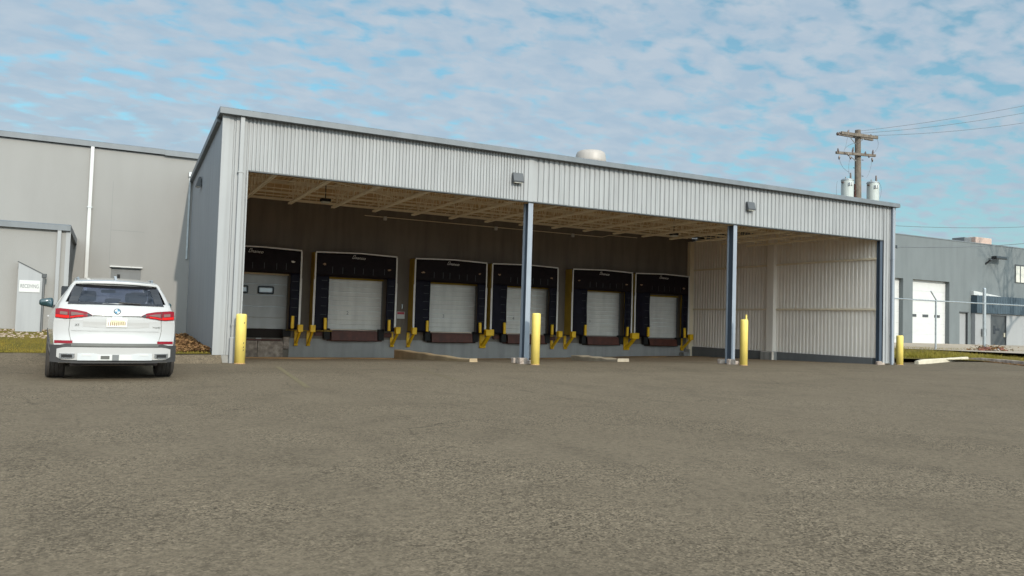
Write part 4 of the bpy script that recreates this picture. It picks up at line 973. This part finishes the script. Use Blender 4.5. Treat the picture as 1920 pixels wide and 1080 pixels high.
# ------------------------------------------------------------------ car
car = thing('car', 'white SUV parked with its back to the camera, left of the canopy', 'car', (.165, 14.8, 0), R(3))
prof = [(0.0, .60), (.03, .66), (.05, .80), (.055, .92), (.05, 1.00), (.055, 1.10), (.10, 1.20), (.18, 1.29), (.20, 1.305), (.27, 1.40), (.36, 1.50), (.45, 1.595), (.47, 1.61)]
roofp = [(.475, 1.655), (.62, 1.685), (.95, 1.715), (1.4, 1.745), (1.9, 1.76), (2.4, 1.75), (2.8, 1.715), (3.0, 1.67), (3.35, 1.50), (3.7, 1.31), (3.95, 1.17), (4.05, 1.13), (4.3, 1.09), (4.6, 1.01), (4.8, .90), (4.9, .72), (4.93, .62)]
STAT = prof + roofp
def interp(tab, v):
    if v <= tab[0][0]: return tab[0][1]
    for (a, fa), (b_, fb) in zip(tab, tab[1:]):
        if v <= b_: return fa + (fb - fa) * (v - a) / (b_ - a)
    return tab[-1][1]
WT = [(.2, .86), (.33, .90), (.45, .95), (.60, .985), (.80, 1.0), (.95, 1.0), (1.05, .985), (1.15, .955), (1.22, .92), (1.3, .88), (1.5, .765), (1.62, .69), (1.70, .63), (1.80, .60)]
def Wd(y, z):
    w_ = interp(WT, z); f = 1 - .085 * max(0, 1 - y / .7) ** 1.6 - .12 * max(0, (y - 4.0) / .93) ** 2
    return w_ * f
def plan(x, y): return .17 * min(1.2, abs(x) / .95) ** 3.2 * max(0, 1 - y / 1.6) - .35 * min(1.2, abs(x) / .95) ** 3 * max(0, (y - 3.6) / 1.33) ** 1.5 - .10 * (abs(x) / .6) ** 2 * (1 if 2.8 < y < 4 else 0)
def zbot(y):
    z = .30
    for a in (1.02, 3.99):
        if abs(y - a) < .43: z = max(z, .36 + math.sqrt(.43 ** 2 - (y - a) ** 2))
    return z
extra = [(y_, interp([(a, b_) for a, b_ in STAT], y_)) for y_ in (.595, .66, .78, 1.02, 1.25, 1.38, 1.45, 3.56, 3.62, 3.82, 4.16, 4.36, 4.42)]
ST = sorted(set(STAT + extra))
US = [1, .965, .91, .75, .5, .25, 0]
rowsC = []
for (y, zt_) in ST:
    zb = zbot(y) if zt_ > .7 else .32
    lv = [zb] + [max(zb, min(v, zt_ - .001 * (9 - i_))) for i_, v in enumerate((.45, .60, .80, .95, 1.05, 1.15, 1.22))]
    belt = min(1.24, zt_ - .001)
    up_ = [belt + (zt_ - .02 - belt) * f for f in (.0, .35, .8, 1.0)] if zt_ > 1.30 else [min(belt, zt_ - .01)] * 4
    up_ = [max(u_, lv[-1]) for u_ in up_]
    side = [(Wd(y, z), z) for z in lv + up_]
    We = side[-1][0] - .0
    top = [(We * u * (.985 if u == 1 else 1), zt_ + (.030 if zt_ > 1.4 else .012) * (1 - u * u) - (.012 if u == 1 else 0)) for u in US]
    pts = [(0, zb)] + [(side[0][0] * .7, zb)] + side + top
    rowsC.append((y, pts))
bmB = nb(); grid_ = []
for y, pts in rowsC: grid_.append([[bmB.verts.new((s * x, y + plan(x, y), z)) for x, z in pts] for s in (-1, 1)])
nS = 2 + 8 + 4
faces_info = []
for i in range(len(grid_) - 1):
    ya, yb = rowsC[i][0], rowsC[i + 1][0]; za, zb_ = rowsC[i][1][-1][1], rowsC[i + 1][1][-1][1]
    for s in (0, 1):
        A_, B_ = grid_[i][s], grid_[i + 1][s]
        for k in range(len(A_) - 1):
            if k >= nS and US[k - nS] <= .91:
                if .19 <= ya and yb <= .455: continue                    # rear window opening
                if 2.99 <= ya and yb <= 3.96: continue                   # windscreen opening
            if k in (nS - 4, nS - 3) and .94 < ya and yb < 3.4 and za > 1.45: continue   # side window opening
            q = [A_[k], A_[k + 1], B_[k + 1], B_[k]]
            if s: q = q[::-1]
            try: bmB.faces.new(q)
            except ValueError: pass
for end in (0, -1):
    L_ = grid_[end][0]; R_ = grid_[end][1]
    for k in range(len(L_) - 1):
        try: bmB.faces.new((L_[k], R_[k], R_[k + 1], L_[k + 1]))
        except ValueError: pass
bmesh.ops.remove_doubles(bmB, verts=bmB.verts, dist=.0008)
body = obj('body', bmB, 'paint', car, smooth=True, local=True)
try:
    body.data.set_sharp_from_angle(angle=R(32))
except Exception: pass
rear_tab = [(z, y) for y, z in prof]
def yr(x, z):
    y = interp(rear_tab, z) if z > .60 else 0.
    return y + plan(x, y)
def patch(name, m, xs_, top_, bot_, off, parent=car, nz=4, th=.01, smooth=True):
    bm = nb(); V = {}
    for o_, sgn in ((off, 0), (off - th, 1)):
        for i_, x in enumerate(xs_):
            zt_, zb_2 = (top_(x) if callable(top_) else top_), (bot_(x) if callable(bot_) else bot_)
            for j in range(nz + 1):
                z = zb_2 + (zt_ - zb_2) * j / nz; V[(sgn, i_, j)] = bm.verts.new((x, yr(x, z) - o_, z))
    n = len(xs_)
    for sgn in (0, 1):
        for i_ in range(n - 1):
            for j in range(nz): bm.faces.new((V[(sgn, i_, j)], V[(sgn, i_ + 1, j)], V[(sgn, i_ + 1, j + 1)], V[(sgn, i_, j + 1)]))
    for i_ in range(n - 1):
        for j in (0, nz): bm.faces.new((V[(0, i_, j)], V[(0, i_ + 1, j)], V[(1, i_ + 1, j)], V[(1, i_, j)]))
    for j in range(nz):
        for i_ in (0, n - 1): bm.faces.new((V[(0, i_, j)], V[(0, i_, j + 1)], V[(1, i_, j + 1)], V[(1, i_, j)]))
    o = obj(name, bm, m, parent, smooth=False, local=True); return o
def lin(a, b, n): return [a + (b - a) * k / n for k in range(n + 1)]
def pl(tab): return lambda x: interp(tab, x)
# rear glass (behind a black frit frame)
def gx(z): return .715 - (z - 1.29) * .32
bm = nb(); n = 16; G2 = [[bm.verts.new((gx(z) * (2 * i / n - 1), yr(gx(z) * (2 * i / n - 1), z) - .008, z)) for i in range(n + 1)] for z in lin(1.285, 1.605, 6)]
for a, b_ in zip(G2, G2[1:]):
    for i in range(n): bm.faces.new((a[i], a[i + 1], b_[i + 1], b_[i]))
obj('rear_window', bm, 'glass', car, smooth=True, local=True, recalc=False)
bm = nb()
def fritbar(pa, pb, wa, wb, n=10):
    prev = None
    for k in range(n + 1):
        t = k / n; x = pa[0] + (pb[0] - pa[0]) * t; z = pa[1] + (pb[1] - pa[1]) * t; x2 = wa[0] + (wb[0] - wa[0]) * t; z2 = wa[1] + (wb[1] - wa[1]) * t
        cur = (bm.verts.new((x, yr(x, z) - .013, z)), bm.verts.new((x2, yr(x2, z2) - .013, z2)))
        if prev: bm.faces.new((prev[0], cur[0], cur[1], prev[1]))
        prev = cur
fritbar((-.735, 1.275), (.735, 1.275), (-.70, 1.315), (.70, 1.315), 20); fritbar((-.63, 1.612), (.63, 1.612), (-.58, 1.565), (.58, 1.565), 20)
for s in (-1, 1): fritbar((s * .735, 1.275), (s * .63, 1.612), (s * .60, 1.275), (s * .50, 1.612), 8)
obj('window_surround', bm, 'gloss', car, local=True, recalc=False)
# windscreen, side glass, interior
bm = nb(); vs2 = [bm.verts.new(p) for p in ((-.62, 3.0, 1.66), (.62, 3.0, 1.66), (.82, 3.93, 1.17), (-.82, 3.93, 1.17))]; bm.faces.new(vs2); obj('windscreen', bm, 'glass', car, local=True)
for s in (-1, 1):
    bm = nb(); ysd = lin(.9, 3.45, 12); V = [[bm.verts.new((s * (Wd(y, z) + .004), y + plan(Wd(y, z), y), z)) for y in ysd] for z in (1.22, 1.40, 1.60)]
    for a, b_ in zip(V, V[1:]):
        for i in range(len(ysd) - 1): bm.faces.new((a[i], a[i + 1], b_[i + 1], b_[i]))
    obj('side_window', bm, 'glass', car, local=True, recalc=False)
    bm = nb()
    for y in (1.7, 2.65): prism(bm, [(y, 1.22), (y + .12, 1.22), (y + .12, 1.60), (y, 1.60)], 'x', s * .70, s * (Wd(y, 1.4) + .0))
    obj('pillar', bm, 'gloss', car, local=True)
bm = nb(); box(bm, -.80, .80, .75, 3.7, .80, .86); box(bm, -.80, .80, .35, .75, .80, 1.22); box(bm, -.75, .75, 3.72, 3.95, .9, 1.15); obj('interior_floor', bm, 'clad', car, local=True)
for x, y in ((-.42, 1.35), (.42, 1.35), (-.42, 2.3), (.42, 2.3)):
    bm = nb(); box(bm, x - .27, x + .27, y, y + .16, .86, 1.33, .06); o = obj('seat', bm, 'seat', car, local=True, smooth=True)
    bm = nb(); box(bm, x - .15, x + .15, y + .02, y + .12, 1.335, 1.53, .045); obj('headrest', bm, 'seat', o, local=True, smooth=True)
bm = nb(); box(bm, -.13, .13, 1.37, 1.45, 1.2, 1.40, .03); obj('headrest', bm, 'seat', car, local=True)
bm = nb(); box(bm, -.13, .13, 2.95, 2.98, 1.53, 1.59, .01); obj('rear_view_mirror', bm, 'clad', car, local=True)
# spoiler
bm = nb(); prev = None
for k in range(17):
    x = -.63 + 1.26 * k / 16; y0_ = .40 + plan(x, .4) + .02 * (abs(x) / .6) ** 3; zc = 1.672 - .02 * (abs(x) / .6) ** 2.5
    cur = [bm.verts.new(p) for p in ((x, y0_, zc - .03), (x, y0_, zc - .008), (x, y0_ + .35, zc + .032), (x, y0_ + .3, zc - .03))]
    if prev:
        for q in range(4): bm.faces.new((prev[q], prev[(q + 1) % 4], cur[(q + 1) % 4], cur[q]))
    else: bm.faces.new(cur)
    prev = cur
bm.faces.new(prev[::-1]); obj('spoiler', bm, 'paint', car, local=True)
bm = nb(); prism(bm, [(.85, 1.735), (1.05, 1.80), (1.09, 1.80), (1.12, 1.745)], 'x', -.02, .02); obj('antenna_fin', bm, 'paint', car, local=True)
for s in (-1, 1):
    bm = nb(); tube(bm, [(s * .575, .75, 1.685), (s * .59, .85, 1.735), (s * .60, 2.6, 1.765), (s * .61, 2.8, 1.70)], .018, 7); obj('roof_rail', bm, 'galv', car, local=True)
# wiper
bm = nb(); tube(bm, [(0.02, yr(0, 1.32) - .03, 1.325), (.18, yr(.18, 1.31) - .03, 1.31), (.36, yr(.36, 1.30) - .028, 1.305)], .012, 6); obj('wiper', bm, 'clad', car, local=True)
# tail lights
tl_top = [(.37, 1.10), (.46, 1.15), (.60, 1.178), (.85, 1.20), (.93, 1.185)]
tl_bot = [(.37, 1.085), (.46, 1.065), (.60, 1.05), (.72, 1.025), (.93, 1.045)]
for s in (-1, 1):
    xs_ = [s * v for v in (.37, .42, .46, .53, .60, .68, .76, .84, .905)]
    f1 = lambda x: interp(tl_top, abs(x)); f2 = lambda x: interp(tl_bot, abs(x))
    o = patch('taillight', 'taillight', xs_, f1, f2, .014)
    patch('smoked_strip', 'smoke', [s * v for v in (.44, .52, .60, .68)], lambda x: f1(x) - .04, lambda x: f2(x) + .045, .019, parent=o, th=.004)
    patch('smoked_strip', 'smoke', [s * v for v in (.73, .78, .84)], lambda x: f1(x) - .05, lambda x: f2(x) + .065, .019, parent=o, th=.004)
    patch('bright_strip', 'taillight2', [s * v for v in (.705, .78, .85, .90)], lambda x: f2(x) + .055, lambda x: f2(x) + .012, .020, parent=o, th=.005)
    patch('bright_strip', 'taillight2', [s * v for v in (.50, .60, .695)], lambda x: f2(x) + .035, lambda x: f2(x) + .012, .020, parent=o, th=.005)
    patch('dark_tip', 'gloss', [s * v for v in (.345, .38, .44)], lambda x: f1(max(abs(x), .37)) - .008 + (0 if abs(x) > .36 else -.012), lambda x: f2(max(abs(x), .37)) + .004, .0195, parent=o, th=.005)
    patch('lens_joint', 'clad', [s * .693, s * .702], lambda x: f1(x), lambda x: f2(x), .021, parent=o, th=.005)
    patch('reflector', 'taillight', [s * v for v in (.64, .70, .78, .86, .90)], lambda x: .672, lambda x: .625, .012)
patch('hatch_shadow_line', 'strip', lin(-.36, .36, 8), 1.098, 1.084, .008, th=.004)
# panel gaps of the hatch
bm = nb()
for s in (-1, 1):
    pr = None
    for x, z in ((.69, 1.03), (.70, .85), (.69, .78), (.66, .66)):
        cur = (bm.verts.new((s * (x - .004), yr(x, z) - .003, z)), bm.verts.new((s * (x + .004), yr(x, z) - .003, z)))
        if pr: bm.faces.new((pr[0], cur[0], cur[1], pr[1]))
        pr = cur
obj('panel_gap', bm, 'strip', car, local=True)
# recess panel for plate: slight shelf
patch('plate_recess', 'paint', lin(-.50, .50, 10), lambda x: 1.078, lambda x: .905 - .03 * (1 - abs(x) / .5), .006, th=.004)
patch('lower_crease', 'paint', lin(-.66, .66, 10), .872, .835, .008, th=.004)
pt = patch('number_plate', 'plate', lin(-.155, .155, 4), 1.05, .905, .022, th=.008, nz=2)
patch('plate_field', 'plateyel', lin(-.10, .12, 4), 1.02, .94, .025, parent=pt, th=.003, nz=1)
bm = nb(); rnd = random.Random(4)
for k in range(9):
    x = -.135 + k * .032; z = .935 + rnd.uniform(-.008, .008); box(bm, x, x + .009, yr(x, z) - .029, yr(x, z) - .0255, z, z + .055)
obj('plate_marks', bm, 'brick', pt, local=True)
patch('plate_light_housing', 'silver', lin(-.075, .075, 4), 1.085, 1.05, .02, th=.01, nz=1)
# roundel
em = nb(); yy = yr(0, 1.16) - .012
lathe(em, (0, 0, 0), [(.054, 0), (.054, .006), (.041, .008)], 28); tilt = Matrix.Translation((0, yy, 1.165)) @ Matrix.Rotation(R(90 - 22), 4, 'X')
em.transform(tilt); emb = obj('emblem', em, 'bluemetal', car, local=True)
for q, mn in ((0, 'bluem'), (1, 'white'), (2, 'bluem'), (3, 'white')):
    bm = nb(); c_ = bm.verts.new((0, 0, .0095)); a = [bm.verts.new((.040 * math.cos(R(90 * q + k * 15)), .040 * math.sin(R(90 * q + k * 15)), .0095)) for k in range(7)]
    for k in range(6): bm.faces.new((c_, a[k], a[k + 1]))
    bm.transform(tilt); obj('emblem_quarter', bm, mn, emb, local=True)
for s_, x, z, sz in (('X5', -.585, .93, .055), ('xDrive40i', .60, .91, .040)):
    bm = text_bm(s_, sz, .001, .1); bm.transform(Matrix.Translation((x, yr(x, z) - .008, z)) @ FRONT); obj('badge', bm, 'strip', car, local=True)
# bumper
patch('bumper_strip', 'strip', lin(-.66, .66, 14), .632, .575, .012, th=.01)
for s in (-1, 1): patch('bumper_cladding', 'clad', [s * v for v in (.66, .74, .82, .90, .955)], lambda x: .62 - .02 * (abs(x) > .8), lambda x: .31 + .10 * max(0, abs(x) - .82), .008, th=.01)
patch('bumper_cladding', 'clad', lin(-.66, .66, 14), .575, .30, .006, th=.01)
sv = patch('skid_plate', 'paint', lin(-.86, .86, 24), lambda x: .565 - .03 * max(0, (abs(x) - .70) / .16) ** 2, lambda x: .355 + .0 * x + .05 * max(0, (abs(x) - .78) / .08), .030, th=.02, nz=5)
patch('skid_lower', 'silver', lin(-.56, .56, 10), lambda x: .465 - .02 * (abs(x) < .3), lambda x: .35, .045, parent=sv, th=.014)
for s in (-1, 1):
    e_ = patch('exhaust_surround', 'chrome', [s * v for v in (.60, .66, .74, .82)], lambda x: .462, lambda x: .375 + .02 * (abs(x) < .62), .050, parent=car, th=.015)
    patch('exhaust_tip', 'darkrub', [s * v for v in (.635, .68, .74, .79)], .445, .395, .056, parent=e_, th=.006)
    patch('rear_fog_insert', 'white', [s * v for v in (.36, .42, .50)], .455, .425, .050, parent=car, th=.005)
patch('tow_recess', 'white', lin(-.27, .25, 6), .44, .352, .050, th=.006)
patch('tow_hole', 'strip', lin(-.22, -.09, 3), .428, .372, .056, th=.005)
patch('tow_hole', 'grey', lin(-.05, .05, 2), .445, .350, .058, th=.006)
# underbody, exhaust, wheels
bm = nb(); box(bm, -.66, .66, .10, 4.6, .26, .70); box(bm, -.84, .84, 1.5, 3.5, .28, .5); obj('underbody', bm, 'darkgap', car, local=True)
bm = nb(); box(bm, -.52, .50, .10, .45, .255, .34, .03); obj('silencer', bm, 'tanconc', car, local=True)
bm = nb(); tube(bm, [(-.7, 1.02, .36), (.7, 1.02, .36)], .05, 8); obj('axle', bm, 'darkrub', car, local=True)
for s in (-1, 1):
    for y in (1.02, 3.99):
        xi, xo = .715 * s, 1.01 * s; bm = nb(); seg = 48; prof_t = [(xi, .24), (xi, .33), (xi + .03 * s, .368), (xi + .08 * s, .375), (xi + .085 * s, .367), (xi + .10 * s, .367), (xi + .105 * s, .375), (xi + .14 * s, .375), (xi + .145 * s, .367), (xi + .16 * s, .367), (xi + .165 * s, .375), (xi + .20 * s, .375), (xi + .205 * s, .367), (xi + .22 * s, .367), (xi + .225 * s, .375), (xo - .03 * s, .368), (xo, .33), (xo, .24)]
        rings = [[bm.verts.new((x, y + r_ * math.cos(2 * math.pi * k / seg), .373 + r_ * math.sin(2 * math.pi * k / seg))) for k in range(seg)] for x, r_ in prof_t]
        for a, b_ in zip(rings, rings[1:] + rings[:1]):
            for k in range(seg): bm.faces.new((a[k], a[(k + 1) % seg], b_[(k + 1) % seg], b_[k]))
        wl = obj('wheel', bm, 'tyre', car, local=True, smooth=False)
        bm = nb(); tube(bm, [(xo - .06 * s, y, .373), (xo - .02 * s, y, .373)], .06, 16)
        for k in range(10):
            a = 2 * math.pi * k / 10; c0 = Vector((xo - .035 * s, y + .04 * math.cos(a), .373 + .04 * math.sin(a))); c1 = Vector((xo - .035 * s, y + .24 * math.cos(a), .373 + .24 * math.sin(a))); tube(bm, [c0, c1], .018, 6)
        tube(bm, [(xi + .02 * s, y, .373), (xi + .05 * s, y, .373)], .238, 24)
        obj('rim', bm, 'rim', wl, local=True)
        # arch cladding
        bm = nb(); prev = None
        for k in range(17):
            a = math.pi * k / 16; cur = [bm.verts.new((s * (Wd(y, max(.33, .36 + rr * math.sin(a))) + off), y + rr * math.cos(a), max(.30, .36 + rr * math.sin(a)))) for rr, off in ((.43, -.05), (.43, .012), (.49, .012), (.49, -.01))]
            if prev:
                for q in range(4): bm.faces.new((prev[q], prev[(q + 1) % 4], cur[(q + 1) % 4], cur[q]))
            prev = cur
        obj('arch_trim', bm, 'clad', car, local=True)
# mirrors, door handles
for s in (-1, 1):
    bm = nb(); box(bm, -.12, .12, -.07, .07, -.08, .08, .045)
    for v in bm.verts: v.co.z *= (1 - .25 * (v.co.x * s) / .1); v.co.y += .0
    bm.transform(Matrix.Translation((s * 1.06, 2.95, 1.30))); mi = obj('mirror', bm, 'mirror', car, local=True, smooth=True)
    bm = nb(); box(bm, s * .86, s * .98, 2.92, 2.99, 1.20, 1.26, .01); obj('mirror_stalk', bm, 'clad', mi, local=True)
    for y in (1.65, 2.6):
        bm = nb(); box(bm, s * (Wd(y, 1.0) + .0), s * (Wd(y, 1.0) + .035), y, y + .22, 1.03, 1.06, .008); obj('door_handle', bm, 'paint', car, local=True)
